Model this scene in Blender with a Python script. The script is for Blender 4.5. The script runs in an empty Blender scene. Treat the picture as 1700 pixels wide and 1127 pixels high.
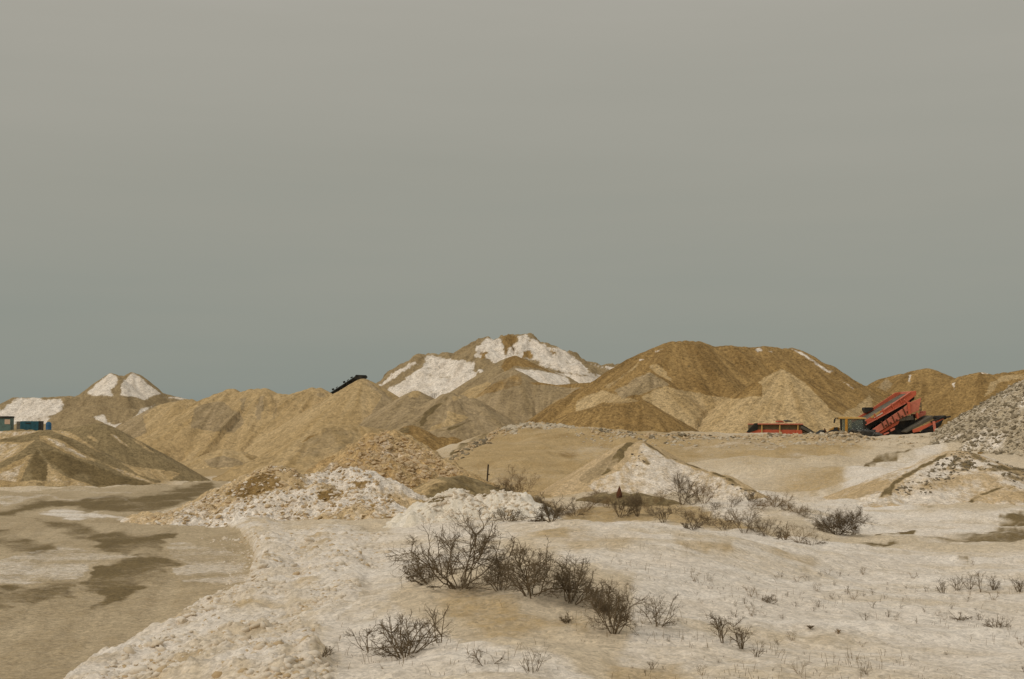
import bpy, math, random
import numpy as np
R = math.radians
scene = bpy.context.scene
COL = scene.collection

# ------------------------------------------------------------------ camera
W0, H0 = 1700.0, 1127.0
LENS = 50.0
F = W0 * LENS / 36.0
CX, CY = W0 / 2, H0 / 2
HORIZON = 720.0
CAMH = 2.6
PITCH = math.atan((HORIZON - CY) / F)
cam_d = bpy.data.cameras.new("camera")
cam = bpy.data.objects.new("camera", cam_d)
COL.objects.link(cam)
cam.location = (0, 0, CAMH)
cam.rotation_euler = (math.pi / 2 + PITCH, 0, 0)
cam_d.lens = LENS
cam_d.sensor_width = 36.0
cam_d.clip_start = 0.1
cam_d.clip_end = 12000
scene.camera = cam

# ------------------------------------------------------------------ world, sun, exposure
SUN_EL, SUN_AZ = 38.0, -125.0           # azimuth measured from +Y towards +X
world = bpy.data.worlds.new("World")
scene.world = world
world.use_nodes = True
wn = world.node_tree
wn.nodes.clear()
w_out = wn.nodes.new("ShaderNodeOutputWorld")
w_bg = wn.nodes.new("ShaderNodeBackground")
sky = wn.nodes.new("ShaderNodeTexSky")
sky.sky_type = 'NISHITA'
sky.sun_disc = False
sky.sun_elevation = R(SUN_EL)
sky.sun_rotation = R(SUN_AZ)
sky.dust_density = 3.0
w_skyb = wn.nodes.new("ShaderNodeBackground")
w_skyb.inputs[1].default_value = 0.06
wn.links.new(sky.outputs[0], w_skyb.inputs[0])
tc = wn.nodes.new("ShaderNodeTexCoord")
sep = wn.nodes.new("ShaderNodeSeparateXYZ")
wn.links.new(tc.outputs["Generated"], sep.inputs[0])
cn = wn.nodes.new("ShaderNodeTexNoise")
cn.inputs["Scale"].default_value = 2.2
cn.inputs["Detail"].default_value = 5
mp = wn.nodes.new("ShaderNodeMapping")
mp.inputs["Scale"].default_value = (1, 1, 9)
wn.links.new(tc.outputs["Generated"], mp.inputs[0])
wn.links.new(mp.outputs[0], cn.inputs["Vector"])
ad = wn.nodes.new("ShaderNodeMath"); ad.operation = 'MULTIPLY_ADD'
wn.links.new(cn.outputs[0], ad.inputs[0])
ad.inputs[1].default_value = 0.12
wn.links.new(sep.outputs[2], ad.inputs[2])
ramp = wn.nodes.new("ShaderNodeValToRGB")
wn.links.new(ad.outputs[0], ramp.inputs[0])
def srgb(r, g, b):
    f = lambda c: ((c / 255 + 0.055) / 1.055) ** 2.4 if c > 10 else c / 255 / 12.92
    return (f(r), f(g), f(b), 1)
el = ramp.color_ramp.elements
el[0].position = 0.0; el[0].color = srgb(126, 138, 137)
el[1].position = 1.0; el[1].color = (0.62, 0.60, 0.55, 1)
for p, c in ((0.04, srgb(130, 140, 137)), (0.10, srgb(142, 147, 139)), (0.22, srgb(157, 156, 145)), (0.34, srgb(168, 165, 154)), (0.55, (0.52, 0.50, 0.46, 1))):
    e = el.new(p); e.color = c
w_bg.inputs[1].default_value = 1.0
wn.links.new(ramp.outputs[0], w_bg.inputs[0])
mixw = wn.nodes.new("ShaderNodeMixShader")
mixw.inputs[0].default_value = 0.95      # cloud cover over the clear sky
wn.links.new(w_skyb.outputs[0], mixw.inputs[1])
wn.links.new(w_bg.outputs[0], mixw.inputs[2])
wn.links.new(mixw.outputs[0], w_out.inputs[0])

sun_d = bpy.data.lights.new("sun", 'SUN')
sun_d.energy = 1.2
sun_d.angle = R(22)
sun_d.color = (1.0, 0.93, 0.83)
sun = bpy.data.objects.new("sun", sun_d)
COL.objects.link(sun)
from mathutils import Vector
sd = Vector((math.sin(R(SUN_AZ)) * math.cos(R(SUN_EL)), math.cos(R(SUN_AZ)) * math.cos(R(SUN_EL)), math.sin(R(SUN_EL))))
sun.rotation_euler = sd.to_track_quat('Z', 'Y').to_euler()
sun.location = (0, 0, 40)

vs = scene.view_settings
vs.view_transform = 'Standard'
vs.look = 'None'
vs.exposure = 0.0
vs.gamma = 1.0
vs.use_curve_mapping = False
scene.cycles.max_bounces = 6

# ------------------------------------------------------------------ numpy helpers
rng = np.random.default_rng(7)
random.seed(11)

def _hash(ix, iy, seed):
    h = (ix.astype(np.int64) * 374761393 + iy.astype(np.int64) * 668265263 + seed * 974634777) & 0xFFFFFFFF
    h = ((h ^ (h >> 13)) * 1274126177) & 0xFFFFFFFF
    h = (h ^ (h >> 16)) & 0xFFFFFFFF
    return h / 4294967295.0

def vnoise(x, y, seed=0):
    x = np.asarray(x, float); y = np.asarray(y, float)
    ix = np.floor(x); iy = np.floor(y)
    fx = x - ix; fy = y - iy
    fx = fx * fx * fx * (fx * (fx * 6 - 15) + 10)
    fy = fy * fy * fy * (fy * (fy * 6 - 15) + 10)
    a = _hash(ix, iy, seed); b = _hash(ix + 1, iy, seed)
    c = _hash(ix, iy + 1, seed); d = _hash(ix + 1, iy + 1, seed)
    return (a * (1 - fx) + b * fx) * (1 - fy) + (c * (1 - fx) + d * fx) * fy

def fbm(x, y, seed=0, octv=4, gain=0.5):
    s = 0; a = 1; t = 0
    x = np.asarray(x, float); y = np.asarray(y, float)
    for o in range(octv):
        s = s + a * vnoise(x + 17.3 * o, y - 9.1 * o, seed + o); t += a
        a *= gain
        x, y = (x * 0.8 - y * 0.6) * 2.03, (x * 0.6 + y * 0.8) * 2.03
    return s / t

def worley(x, y, seed=0):
    x = np.asarray(x, float); y = np.asarray(y, float)
    ix = np.floor(x); iy = np.floor(y)
    best = np.full(x.shape, 9.0)
    for dx in (-1, 0, 1):
        for dy in (-1, 0, 1):
            cx = ix + dx; cy = iy + dy
            px = cx + _hash(cx, cy, seed); py = cy + _hash(cx, cy, seed + 5)
            r = 0.75 + 0.5 * _hash(cx, cy, seed + 9)
            best = np.minimum(best, np.hypot(px - x, py - y) / r)
    return best

def smooth(a, b, v):
    t = np.clip((v - a) / (b - a), 0, 1)
    return t * t * (3 - 2 * t)

SP, CP = math.sin(PITCH), math.cos(PITCH)
def ray(px, py):
    a = (px - CX); b = (CY - py)
    return np.array([a, F * CP - b * SP, F * SP + b * CP])
def at(px, py, Y):
    r = ray(px, py); s = Y / r[1]
    return np.array([r[0] * s, Y, CAMH + r[2] * s])
def on_z(px, py, z):
    r = ray(px, py); s = (z - CAMH) / r[2]
    return np.array([r[0] * s, r[1] * s, z])
def project(x, y, z):
    zz = z - CAMH
    d = y * CP + zz * SP
    u = -y * SP + zz * CP
    d = np.where(d < 0.5, 0.5, d)
    return CX + F * x / d, CY - F * u / d

def polydist(px, py, poly):
    """signed distance in the polygon's units, positive inside"""
    P = np.asarray(poly, float); n = len(P)
    d2 = np.full(px.shape, 1e18); ins = np.zeros(px.shape, bool)
    for i in range(n):
        a = P[i]; b = P[(i + 1) % n]
        e = b - a
        wx = px - a[0]; wy = py - a[1]
        t = np.clip((wx * e[0] + wy * e[1]) / max(e @ e, 1e-9), 0, 1)
        d2 = np.minimum(d2, (wx - t * e[0]) ** 2 + (wy - t * e[1]) ** 2)
        if abs(e[1]) > 1e-9:
            c = ((a[1] > py) != (b[1] > py)) & (px < e[0] * (py - a[1]) / e[1] + a[0])
            ins ^= c
    d = np.sqrt(d2)
    return np.where(ins, d, -d)

def cr(ox, oy, s, pts):                  # crop coordinates -> photograph coordinates
    return [(ox + x / s, oy + y / s) for x, y in pts]
C1 = lambda *p: cr(0, 580, 4.335, p)
C2 = lambda *p: cr(300, 580, 4.025, p)
C3 = lambda *p: cr(600, 530, 3.696, p)
C4 = lambda *p: cr(1000, 540, 3.7575, p)
C5 = lambda *p: cr(1360, 580, 3.52, p)
C6 = lambda *p: cr(0, 780, 3.248, p)
C7 = lambda *p: cr(250, 720, 3.333, p)
C8 = lambda *p: cr(660, 740, 3.148, p)
C9 = lambda *p: cr(1100, 780, 2.833, p)
C10 = lambda *p: cr(540, 820, 3.036, p)
C11 = lambda *p: cr(1060, 820, 2.656, p)

def mask(px, py, polys, soft=3.0, warp=3.0, wl=14.0, seed=3, ay=1.6):
    """patches of a coat (snow, damp sand ...): ragged edged, 0..1"""
    out = np.zeros(px.shape)
    for q in polys:
        v = 1.0
        if isinstance(q, tuple) and len(q) == 2 and not np.isscalar(q[0]) and np.isscalar(q[1]):
            q, v = q
        P = np.asarray(q)
        m = (px > P[:, 0].min() - 20) & (px < P[:, 0].max() + 20) & (py > P[:, 1].min() - 20) & (py < P[:, 1].max() + 20)
        if not m.any():
            continue
        x = px[m]; y = py[m]
        x, y = x + warp * 2 * (fbm(x / wl, y / wl * ay, seed, 4) - .5), y + warp * (fbm(x / wl, y / wl * ay, seed + 40, 4) - .5)
        d = polydist(x, y, q)
        out[m] = np.maximum(out[m], v * smooth(-soft, soft, d))
    return out

# ------------------------------------------------------------------ object helpers
def tag(o, label, cat, group=None):
    o["label"] = label; o["category"] = cat
    if group: o["group"] = group
    return o
def structure(o):
    o["kind"] = "structure"; return o
def link(name, me, mat, parent=None):
    o = bpy.data.objects.new(name, me)
    COL.objects.link(o)
    if mat is not None: me.materials.append(mat)
    if parent is not None: o.parent = parent
    return o
def empty(name, loc, rz=0.0, label=None, cat=None, group=None):
    o = bpy.data.objects.new(name, None)
    o.empty_display_size = 0.3
    o.location = loc; o.rotation_euler = (0, 0, rz)
    COL.objects.link(o)
    if label: tag(o, label, cat, group)
    return o
def np_mesh(name, verts, faces, smooth_sh=True, attrs=None):
    """faces: int array (n, k)"""
    me = bpy.data.meshes.new(name)
    verts = np.ascontiguousarray(verts, dtype=np.float32)
    faces = np.ascontiguousarray(faces, dtype=np.int32)
    n, k = faces.shape
    me.vertices.add(len(verts)); me.vertices.foreach_set("co", verts.ravel())
    me.loops.add(n * k); me.loops.foreach_set("vertex_index", faces.ravel())
    me.polygons.add(n)
    me.polygons.foreach_set("loop_start", np.arange(0, n * k, k, dtype=np.int32))
    me.polygons.foreach_set("use_smooth", np.full(n, smooth_sh))
    me.update(calc_edges=True)
    for a, v in (attrs or {}).items():
        at_ = me.attributes.new(a, 'FLOAT', 'POINT')
        at_.data.foreach_set("value", np.ascontiguousarray(v, dtype=np.float32).ravel())
    return me
def compact(verts, faces, attrs):
    used = np.unique(faces)
    remap = np.zeros(len(verts), np.int64); remap[used] = np.arange(len(used))
    return verts[used], remap[faces], {a: v[used] for a, v in attrs.items()}

# ------------------------------------------------------------------ materials
def nd(nt, typ, **kw):
    n = nt.nodes.new(typ)
    for k, v in kw.items(): setattr(n, k, v)
    return n
def math_n(nt, op, a, b=None, c=None, clamp=False):
    n = nt.nodes.new("ShaderNodeMath"); n.operation = op; n.use_clamp = clamp
    for i, v in enumerate((a, b, c)):
        if v is None: continue
        if isinstance(v, (int, float)): n.inputs[i].default_value = v
        else: nt.links.new(v, n.inputs[i])
    return n.outputs[0]
def mix_c(nt, f, a, b):
    n = nt.nodes.new("ShaderNodeMix"); n.data_type = 'RGBA'
    if isinstance(f, (int, float)): n.inputs[0].default_value = f
    else: nt.links.new(f, n.inputs[0])
    for s, v in ((6, a), (7, b)):
        if isinstance(v, tuple): n.inputs[s].default_value = v if len(v) == 4 else (*v, 1)
        else: nt.links.new(v, n.inputs[s])
    return n.outputs[2]
def noise_n(nt, vec, scale, detail=4, rough=0.6):
    n = nt.nodes.new("ShaderNodeTexNoise")
    n.inputs["Scale"].default_value = scale
    n.inputs["Detail"].default_value = detail
    n.inputs["Roughness"].default_value = rough
    nt.links.new(vec, n.inputs["Vector"])
    return n.outputs[0]

SNOW = ((0.78, 0.71, 0.62), (0.71, 0.62, 0.51))
TAN = ((0.51, 0.375, 0.20), (0.40, 0.28, 0.132))
BROWN = ((0.37, 0.24, 0.095), (0.225, 0.139, 0.05))
DARK = ((0.205, 0.148, 0.068), (0.165, 0.118, 0.054))
GREY = ((0.405, 0.305, 0.178), (0.285, 0.21, 0.112))
ROAD = ((0.52, 0.415, 0.27), (0.44, 0.345, 0.215))

def earth(name, base, px_m, layers=("tan", "grey", "brown", "dark", "snow"), grain=0.35, bump=0.5, stones=0.0, lo=.27, hi=.73, ea=1.4, stone_c=(0.09, 0.07, 0.045)):
    """granular ground: base colour pair with coats laid over it where the mesh attributes say.
    px_m: size in metres of one small texture feature."""
    m = bpy.data.materials.new(name); m.use_nodes = True
    nt = m.node_tree; nt.nodes.clear()
    out = nd(nt, "ShaderNodeOutputMaterial")
    bs = nd(nt, "ShaderNodeBsdfPrincipled")
    bs.inputs["Roughness"].default_value = 0.95
    bs.inputs["Specular IOR Level"].default_value = 0.15
    geo = nd(nt, "ShaderNodeNewGeometry")
    pos = geo.outputs["Position"]
    big = noise_n(nt, pos, 0.035 / px_m, 5, 0.6)
    mid = noise_n(nt, pos, 0.16 / px_m, 4, 0.65)
    fine = noise_n(nt, pos, 0.75 / px_m, 6, 0.85)
    strk = nd(nt, "ShaderNodeAttribute", attribute_name="streak").outputs["Fac"]
    var = math_n(nt, 'ADD', math_n(nt, 'MULTIPLY', big, 0.5), math_n(nt, 'MULTIPLY', strk, 0.5))
    var = math_n(nt, 'MULTIPLY_ADD', math_n(nt, 'SUBTRACT', var, 0.5), 2.2, 0.5, clamp=True)
    col = mix_c(nt, var, base[0], base[1])
    pal = {"tan": TAN, "grey": GREY, "brown": BROWN, "dark": DARK, "snow": SNOW}
    edge = math_n(nt, 'SUBTRACT', math_n(nt, 'ADD', math_n(nt, 'MULTIPLY', mid, 0.55), math_n(nt, 'MULTIPLY', fine, 0.45)), 0.5)
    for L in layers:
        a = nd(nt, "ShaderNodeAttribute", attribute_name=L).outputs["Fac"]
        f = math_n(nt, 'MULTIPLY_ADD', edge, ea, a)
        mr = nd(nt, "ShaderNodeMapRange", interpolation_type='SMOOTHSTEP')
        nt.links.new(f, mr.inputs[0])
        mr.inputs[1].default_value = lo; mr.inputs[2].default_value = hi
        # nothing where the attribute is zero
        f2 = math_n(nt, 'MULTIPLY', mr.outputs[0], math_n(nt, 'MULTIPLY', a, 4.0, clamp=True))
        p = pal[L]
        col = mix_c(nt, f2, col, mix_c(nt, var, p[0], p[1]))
    def cells(sc):
        v_ = nd(nt, "ShaderNodeTexVoronoi"); v_.inputs["Scale"].default_value = sc
        nt.links.new(pos, v_.inputs["Vector"])
        s_ = nd(nt, "ShaderNodeSeparateColor"); nt.links.new(v_.outputs["Color"], s_.inputs[0])
        return s_.outputs[0]
    spk = math_n(nt, 'ADD', math_n(nt, 'MULTIPLY', cells(1.5 / px_m), 0.5), math_n(nt, 'MULTIPLY', cells(0.55 / px_m), 0.5))
    g0 = math_n(nt, 'SUBTRACT', math_n(nt, 'ADD', math_n(nt, 'MULTIPLY', fine, 0.7), math_n(nt, 'MULTIPLY', mid, 0.3)), 0.5)
    g1 = math_n(nt, 'MULTIPLY_ADD', math_n(nt, 'SUBTRACT', spk, 0.5), grain * 2.6, 1.0)
    gm = math_n(nt, 'MULTIPLY_ADD', g0, grain * 5.0, g1)
    mul = nd(nt, "ShaderNodeMix", data_type='RGBA', blend_type='MULTIPLY')
    mul.inputs[0].default_value = 1.0
    nt.links.new(col, mul.inputs[6])
    cc = nd(nt, "ShaderNodeCombineColor")
    for i in range(3): nt.links.new(gm, cc.inputs[i])
    nt.links.new(cc.outputs[0], mul.inputs[7])
    col = mul.outputs[2]
    if stones > 0:
        vo = nd(nt, "ShaderNodeTexVoronoi"); vo.inputs["Scale"].default_value = 0.42 / px_m
        nt.links.new(pos, vo.inputs["Vector"])
        sc_ = nd(nt, "ShaderNodeSeparateColor"); nt.links.new(vo.outputs["Color"], sc_.inputs[0])
        rnd_ = sc_.outputs[0]
        sa = nd(nt, "ShaderNodeAttribute", attribute_name="stony").outputs["Fac"]
        th = math_n(nt, 'MULTIPLY', sa, stones)
        lt = math_n(nt, 'LESS_THAN', vo.outputs["Distance"], math_n(nt, 'MULTIPLY', th, math_n(nt, 'MULTIPLY', rnd_, rnd_)))
        col = mix_c(nt, lt, col, (*stone_c, 1))
    nt.links.new(col, bs.inputs["Base Color"])
    bp = nd(nt, "ShaderNodeBump"); bp.inputs["Strength"].default_value = bump
    bp.inputs["Distance"].default_value = px_m * 0.8
    hh = math_n(nt, 'ADD', math_n(nt, 'MULTIPLY', mid, 1.4), math_n(nt, 'MULTIPLY', fine, 0.6))
    nt.links.new(hh, bp.inputs["Height"])
    nt.links.new(bp.outputs[0], bs.inputs["Normal"])
    nt.links.new(bs.outputs[0], out.inputs[0])
    return m

def paint(name, c1, c2, scale=3.0, rough=0.6, metal=0.0, thr=0.55, spec=0.3, sharp=0.12):
    """weathered coat: c1 with blotches of c2"""
    m = bpy.data.materials.new(name); m.use_nodes = True
    nt = m.node_tree
    bs = nt.nodes["Principled BSDF"]
    geo = nd(nt, "ShaderNodeTexCoord")
    n = noise_n(nt, geo.outputs["Object"], scale, 6, 0.65)
    n2 = noise_n(nt, geo.outputs["Object"], scale * 6, 3, 0.6)
    v = math_n(nt, 'ADD', math_n(nt, 'MULTIPLY', n, 0.75), math_n(nt, 'MULTIPLY', n2, 0.25))
    mr = nd(nt, "ShaderNodeMapRange", interpolation_type='SMOOTHSTEP')
    nt.links.new(v, mr.inputs[0]); mr.inputs[1].default_value = thr - sharp; mr.inputs[2].default_value = thr + sharp
    nt.links.new(mix_c(nt, mr.outputs[0], c1, c2), bs.inputs["Base Color"])
    bs.inputs["Roughness"].default_value = rough
    bs.inputs["Metallic"].default_value = metal
    bs.inputs["Specular IOR Level"].default_value = spec
    return m

M_RED = paint("red_paint", (0.60, 0.135, 0.07), (0.38, 0.11, 0.06), 2.2, 0.7, thr=0.6)
M_REDP = paint("faded_red_paint", (0.64, 0.20, 0.13), (0.45, 0.15, 0.095), 2.5, 0.75)
M_DARK = paint("dark_steel", (0.018, 0.018, 0.015), (0.06, 0.05, 0.035), 2.5, 0.7)
M_STEEL = paint("grey_steel", (0.16, 0.145, 0.115), (0.09, 0.075, 0.055), 2.5, 0.65)
M_LOAD = paint("wet_gravel", (0.075, 0.075, 0.068), (0.14, 0.13, 0.11), 3.0, 0.8)
M_BELT = paint("belt_rubber", (0.10, 0.09, 0.068), (0.20, 0.165, 0.11), 2.0, 0.9)
M_YEL = paint("yellow_paint", (0.52, 0.25, 0.03), (0.32, 0.17, 0.04), 3.0, 0.55)
M_YELD = paint("dusty_yellow_paint", (0.58, 0.38, 0.14), (0.5, 0.28, 0.06), 3.0, 0.75)
M_BLUE = paint("blue_paint", (0.035, 0.13, 0.17), (0.03, 0.09, 0.11), 1.5, 0.6)
M_BLUE2 = paint("bright_blue_paint", (0.03, 0.12, 0.24), (0.03, 0.09, 0.16), 1.5, 0.6)
M_TEAL = paint("faded_teal_paint", (0.12, 0.19, 0.17), (0.09, 0.13, 0.11), 1.5, 0.7)
M_PINK = paint("pale_board", (0.62, 0.44, 0.32), (0.55, 0.38, 0.27), 1.5, 0.8)
M_WHITE = paint("dirty_white_paint", (0.72, 0.66, 0.56), (0.5, 0.42, 0.33), 2.5, 0.7)
M_RUST = paint("rust", (0.13, 0.05, 0.022), (0.07, 0.032, 0.018), 6.0, 0.9)
M_POST = paint("weathered_post", (0.06, 0.042, 0.026), (0.035, 0.026, 0.018), 8.0, 0.9)
M_RUBBER = paint("tyre_rubber", (0.018, 0.018, 0.017), (0.06, 0.05, 0.035), 3.0, 0.85)
M_GREYG = paint("dusty_mesh_panel", (0.17, 0.135, 0.075), (0.11, 0.085, 0.05), 3.0, 0.9)
M_BARK = paint("dark_bark", (0.195, 0.145, 0.088), (0.115, 0.085, 0.05), 14.0, 0.95, spec=0.1)
M_BARKL = paint("dry_stem", (0.27, 0.185, 0.095), (0.16, 0.11, 0.058), 14.0, 0.95, spec=0.1)
M_CLOD = paint("snow_clod", (0.75, 0.665, 0.55), (0.57, 0.455, 0.305), 1.3, 0.95, spec=0.1, thr=0.56, sharp=0.16)
M_CLODB = paint("sandy_clod", (0.56, 0.43, 0.27), (0.46, 0.32, 0.165), 2.0, 0.95, spec=0.1)
M_CLODD = paint("dark_earth_clod", (0.30, 0.21, 0.10), (0.38, 0.27, 0.14), 2.0, 0.95, spec=0.1)
M_CLODB2 = paint("pale_stone", (0.56, 0.48, 0.36), (0.42, 0.35, 0.24), 2.0, 0.95, spec=0.1)
M_STONE = paint("grey_stone", (0.20, 0.162, 0.105), (0.33, 0.27, 0.185), 1.2, 0.9, spec=0.15)
def glass_mat():
    m = bpy.data.materials.new("cab_glass"); m.use_nodes = True
    bs = m.node_tree.nodes["Principled BSDF"]
    bs.inputs["Base Color"].default_value = (0.5, 0.55, 0.5, 1)
    bs.inputs["Roughness"].default_value = 0.05
    bs.inputs["Transmission Weight"].default_value = 0.85
    bs.inputs["IOR"].default_value = 1.1
    return m
M_GLASS = glass_mat()

# ------------------------------------------------------------------ ground height
CTRL = []
def Pz(px, py, z):
    p = on_z(px, py, z); CTRL.append((px, p[1], z))
def Py(px, py, Y):
    p = at(px, py, Y); CTRL.append((px, Y, p[2]))
def Pw(px, Y, z):
    CTRL.append((px, Y, z))
for Y in (9, 15, 25, 45, 80): Pw(-700, Y, 0.0)
for a in ((0, 9, 0), (0, 14, 0), (0, 25, 0), (0, 45, 0), (0, 70, 0), (0, 110, .5), (0, 170, 2.3), (0, 300, 2.5), (-700, 170, 2.2), (-700, 300, 2.5),
          (250, 17, 0), (250, 30, 0), (250, 55, 0), (250, 90, 0), (250, 140, .4), (250, 200, 1.8), (250, 300, 2.4),
          (120, 15, 0), (330, 22, 0), (400, 28, 0), (380, 38, 0), (480, 45, 0), (480, 75, 0), (450, 115, 0), (560, 65, 0), (600, 85, .1), (600, 120, .3), (600, 190, 1.5), (600, 300, 2.2),
          (300, 11, .15), (480, 10, .4), (850, 9, .45), (1300, 9, .4), (1700, 9, .35), (2300, 9, .3),
          (950, 36, .2), (1050, 36, .12), (1150, 34, .1), (1250, 33, .05), (850, 36, .3), (700, 42, .2), (620, 45, .1),
          (2300, 20, .2), (2300, 40, 0), (2300, 55, .3), (2300, 95, 2.3), (2300, 300, 2.3),
          (950, 100, 2.6), (1100, 95, 2.35), (1300, 92, 2.3), (1500, 92, 2.3), (1700, 92, 2.4), (1300, 150, 2.3), (1700, 150, 2.3), (1000, 150, 2.4), (1300, 300, 2.3), (1700, 300, 2.3), (1000, 300, 2.3),
          (640, 105, .4), (720, 120, 1.3), (800, 112, 2.3)):
    Pw(*a)
for a in ((330, 1127, .30), (520, 1127, .45), (420, 1050, .36), (500, 960, .38), (560, 890, .33), (650, 884, .35),
          (850, 1127, .5), (1000, 1127, .45), (1300, 1127, .4), (1700, 1127, .35), (2300, 1127, .3),
          (680, 1085, .5), (770, 985, .82), (880, 995, .82), (1000, 1050, .62), (930, 1065, .56),
          (1200, 1050, .5), (1450, 1050, .35), (1700, 1050, .25),
          (900, 920, .85), (750, 905, .6), (650, 940, .42),
          (1100, 950, .75), (1300, 960, .45), (1500, 960, .2), (1700, 960, .15),
          (860, 868, .72), (950, 862, .88), (1050, 868, .9), (1130, 876, .82), (1200, 881, .72), (1290, 893, .5), (1400, 909, .2), (1550, 916, .05), (1700, 920, .05),
          (900, 842, .35), (1000, 832, .4), (1130, 837, .3), (1290, 850, .5), (1350, 866, .3), (1395, 888, 0), (1500, 890, 0), (1700, 885, 0), (1500, 845, .2),
          (1400, 835, .2), (1250, 822, .3), (1320, 826, .25), (1650, 862, .1), (820, 818, .25), (900, 805, .45)):
    Pz(*a)
for a in ((880, 770, 70), (1000, 752, 74), (1200, 780, 63), (1300, 775, 63), (1420, 780, 62), (1400, 748, 70), (1250, 748, 70),
          (840, 714, 86), (930, 706, 88), (1060, 723, 80), (1150, 724, 80), (1240, 725, 80), (1320, 726, 79), (1400, 727, 78), (1500, 727, 78), (1590, 722, 78), (1700, 745, 68),
          (746, 762, 74), (700, 785, 68), (790, 738, 80)):
    Py(*a)
_c = np.array(CTRL)
def _uv(u, Y): return np.stack([u / 400.0, np.log(Y) * 2.2], -1)
_cu = _uv(_c[:, 0], _c[:, 1])
def _k(r2): return np.where(r2 > 1e-12, r2 * np.log(r2 + 1e-12), 0.0)
_n = len(_c)
_d2 = ((_cu[:, None] - _cu[None]) ** 2).sum(-1)
_A = np.zeros((_n + 3, _n + 3))
_A[:_n, :_n] = _k(_d2) + np.eye(_n) * 0.02
_A[:_n, _n] = 1; _A[:_n, _n + 1:] = _cu; _A[_n, :_n] = 1; _A[_n + 1:, :_n] = _cu.T
_w = np.linalg.solve(_A, np.concatenate([_c[:, 2], np.zeros(3)]))
def base_z(x, y):
    az = np.clip(np.arctan2(x, y), -0.5, 0.5)
    r = np.hypot(x, y)
    u = 850 + F * np.tan(az)
    q = _uv(np.clip(u, -650, 2250), np.clip(r * np.cos(az), 9.5, 290))
    sh = q.shape[:-1]; q = q.reshape(-1, 2)
    z = np.empty(len(q))
    for i in range(0, len(q), 60000):
        b = q[i:i + 60000]
        d2 = (b[:, None, 0] - _cu[None, :, 0]) ** 2 + (b[:, None, 1] - _cu[None, :, 1]) ** 2
        z[i:i + 60000] = _k(d2) @ _w[:_n] + _w[_n] + b @ _w[_n + 1:]
    return z.reshape(sh)

BERM = [(60, 1175), (100, 1150), (180, 1095), (270, 1050), (330, 1015), (400, 985), (425, 950), (418, 915), (400, 888), (365, 872), (470, 868), (600, 878), (645, 885), (660, 920), (640, 960), (600, 1000), (570, 1050), (550, 1127), (550, 1175)]
BERMW = [(0, 1190), (60, 1130), (150, 1060), (240, 1010), (330, 960), (370, 930), (360, 900), (330, 860), (400, 862), (600, 880), (610, 900), (610, 950), (580, 1000), (545, 1050), (520, 1127), (520, 1190)]
ROADP = [(-650, 1400), (-650, 812), (0, 815), (250, 808), (400, 790), (470, 779), (440, 800), (340, 838), (262, 850), (300, 862), (372, 868), (400, 885), (418, 915), (425, 950), (400, 985), (330, 1015), (270, 1050), (180, 1095), (100, 1150), (60, 1400)]
TRACKP = [(1480, 893), (1560, 890), (1700, 878), (2250, 850), (2250, 940), (1700, 918), (1560, 906), (1440, 906)]
def ground_parts(x, y):
    z = base_z(x, y)
    px, py = project(x, y, z)
    near = smooth(150, 60, y)
    rm = mask(px, py, [ROADP], soft=6, warp=4, wl=30)
    bd = np.clip(-polydist(px, py, ROADP), -1, 80)
    bm = mask(px, py, [BERMW], soft=30, warp=34, wl=70) * (1 - rm)
    # the plough ridge: lumpy snow, higher at its road side
    wx = x + .12 * (fbm(x * 3, y * 3, 41, 2) - .5); wy = y + .12 * (fbm(x * 3, y * 3, 42, 2) - .5)
    cl = smooth(.35, .65, fbm(x * .9, y * .9, 14, 3))
    lump = (1 - worley(wx * 2.6, wy * 2.6, 5)) * .10 * cl + (1 - worley(wx * 6, wy * 6, 8)) * .06 * (.35 + .65 * cl) + (1 - worley(x * 14, y * 14, 9)) * .026 + (fbm(x * 5, y * 5, 43, 4, .6) - .5) * .07 + (fbm(x * 1.1, y * 1.1, 4) - .5) * .2
    z = z + bm * (lump + .05 + (.10 + .12 * (fbm(x * .7, y * .7, 15, 3) - .4)) * smooth(0, 18, bd) * smooth(75, 25, bd))
    # wind-worked snow and sand elsewhere
    open_ = np.clip(1 - bm - rm, 0, 1)
    z = z + open_ * near * ((fbm(x * .55, y * .9, 21, 4) - .5) * .26 + (fbm(x * 2.3 + y * .8, y * 3.6, 22, 3) - .5) * .07)
    z = z + open_ * smooth(9, 60, y) * smooth(200, 90, y) * ((fbm(x * .28, y * .4, 31, 5, .55) - .5) * .8 - .10 * np.abs(fbm(x * .5 + y * .35, y * .2, 33, 4) - .5))
    z = z + rm * ((fbm(x * .5, y * .35, 23, 3) - .5) * .05 + (fbm(x * 3, y * 3, 24, 3) - .5) * .02 + (fbm(x * 2.6 + y * .5, y * .18 - x * .1, 26, 4) - .5) * .07)
    return z, px, py, bm, rm
def ground_z(x, y):
    return ground_parts(np.atleast_1d(np.asarray(x, float)), np.atleast_1d(np.asarray(y, float)))[0]

_Yg = np.exp(np.linspace(math.log(9), math.log(140), 900))
def hit(px, py):
    """the ground point seen under a pixel"""
    r = ray(px, py)
    x = r[0] * _Yg / r[1]; zr = CAMH + r[2] * _Yg / r[1]
    g = ground_z(x, _Yg)
    k = np.nonzero(zr <= g)[0]
    i = k[0] if len(k) else len(_Yg) - 1
    return np.array([x[i], _Yg[i], g[i]])

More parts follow.
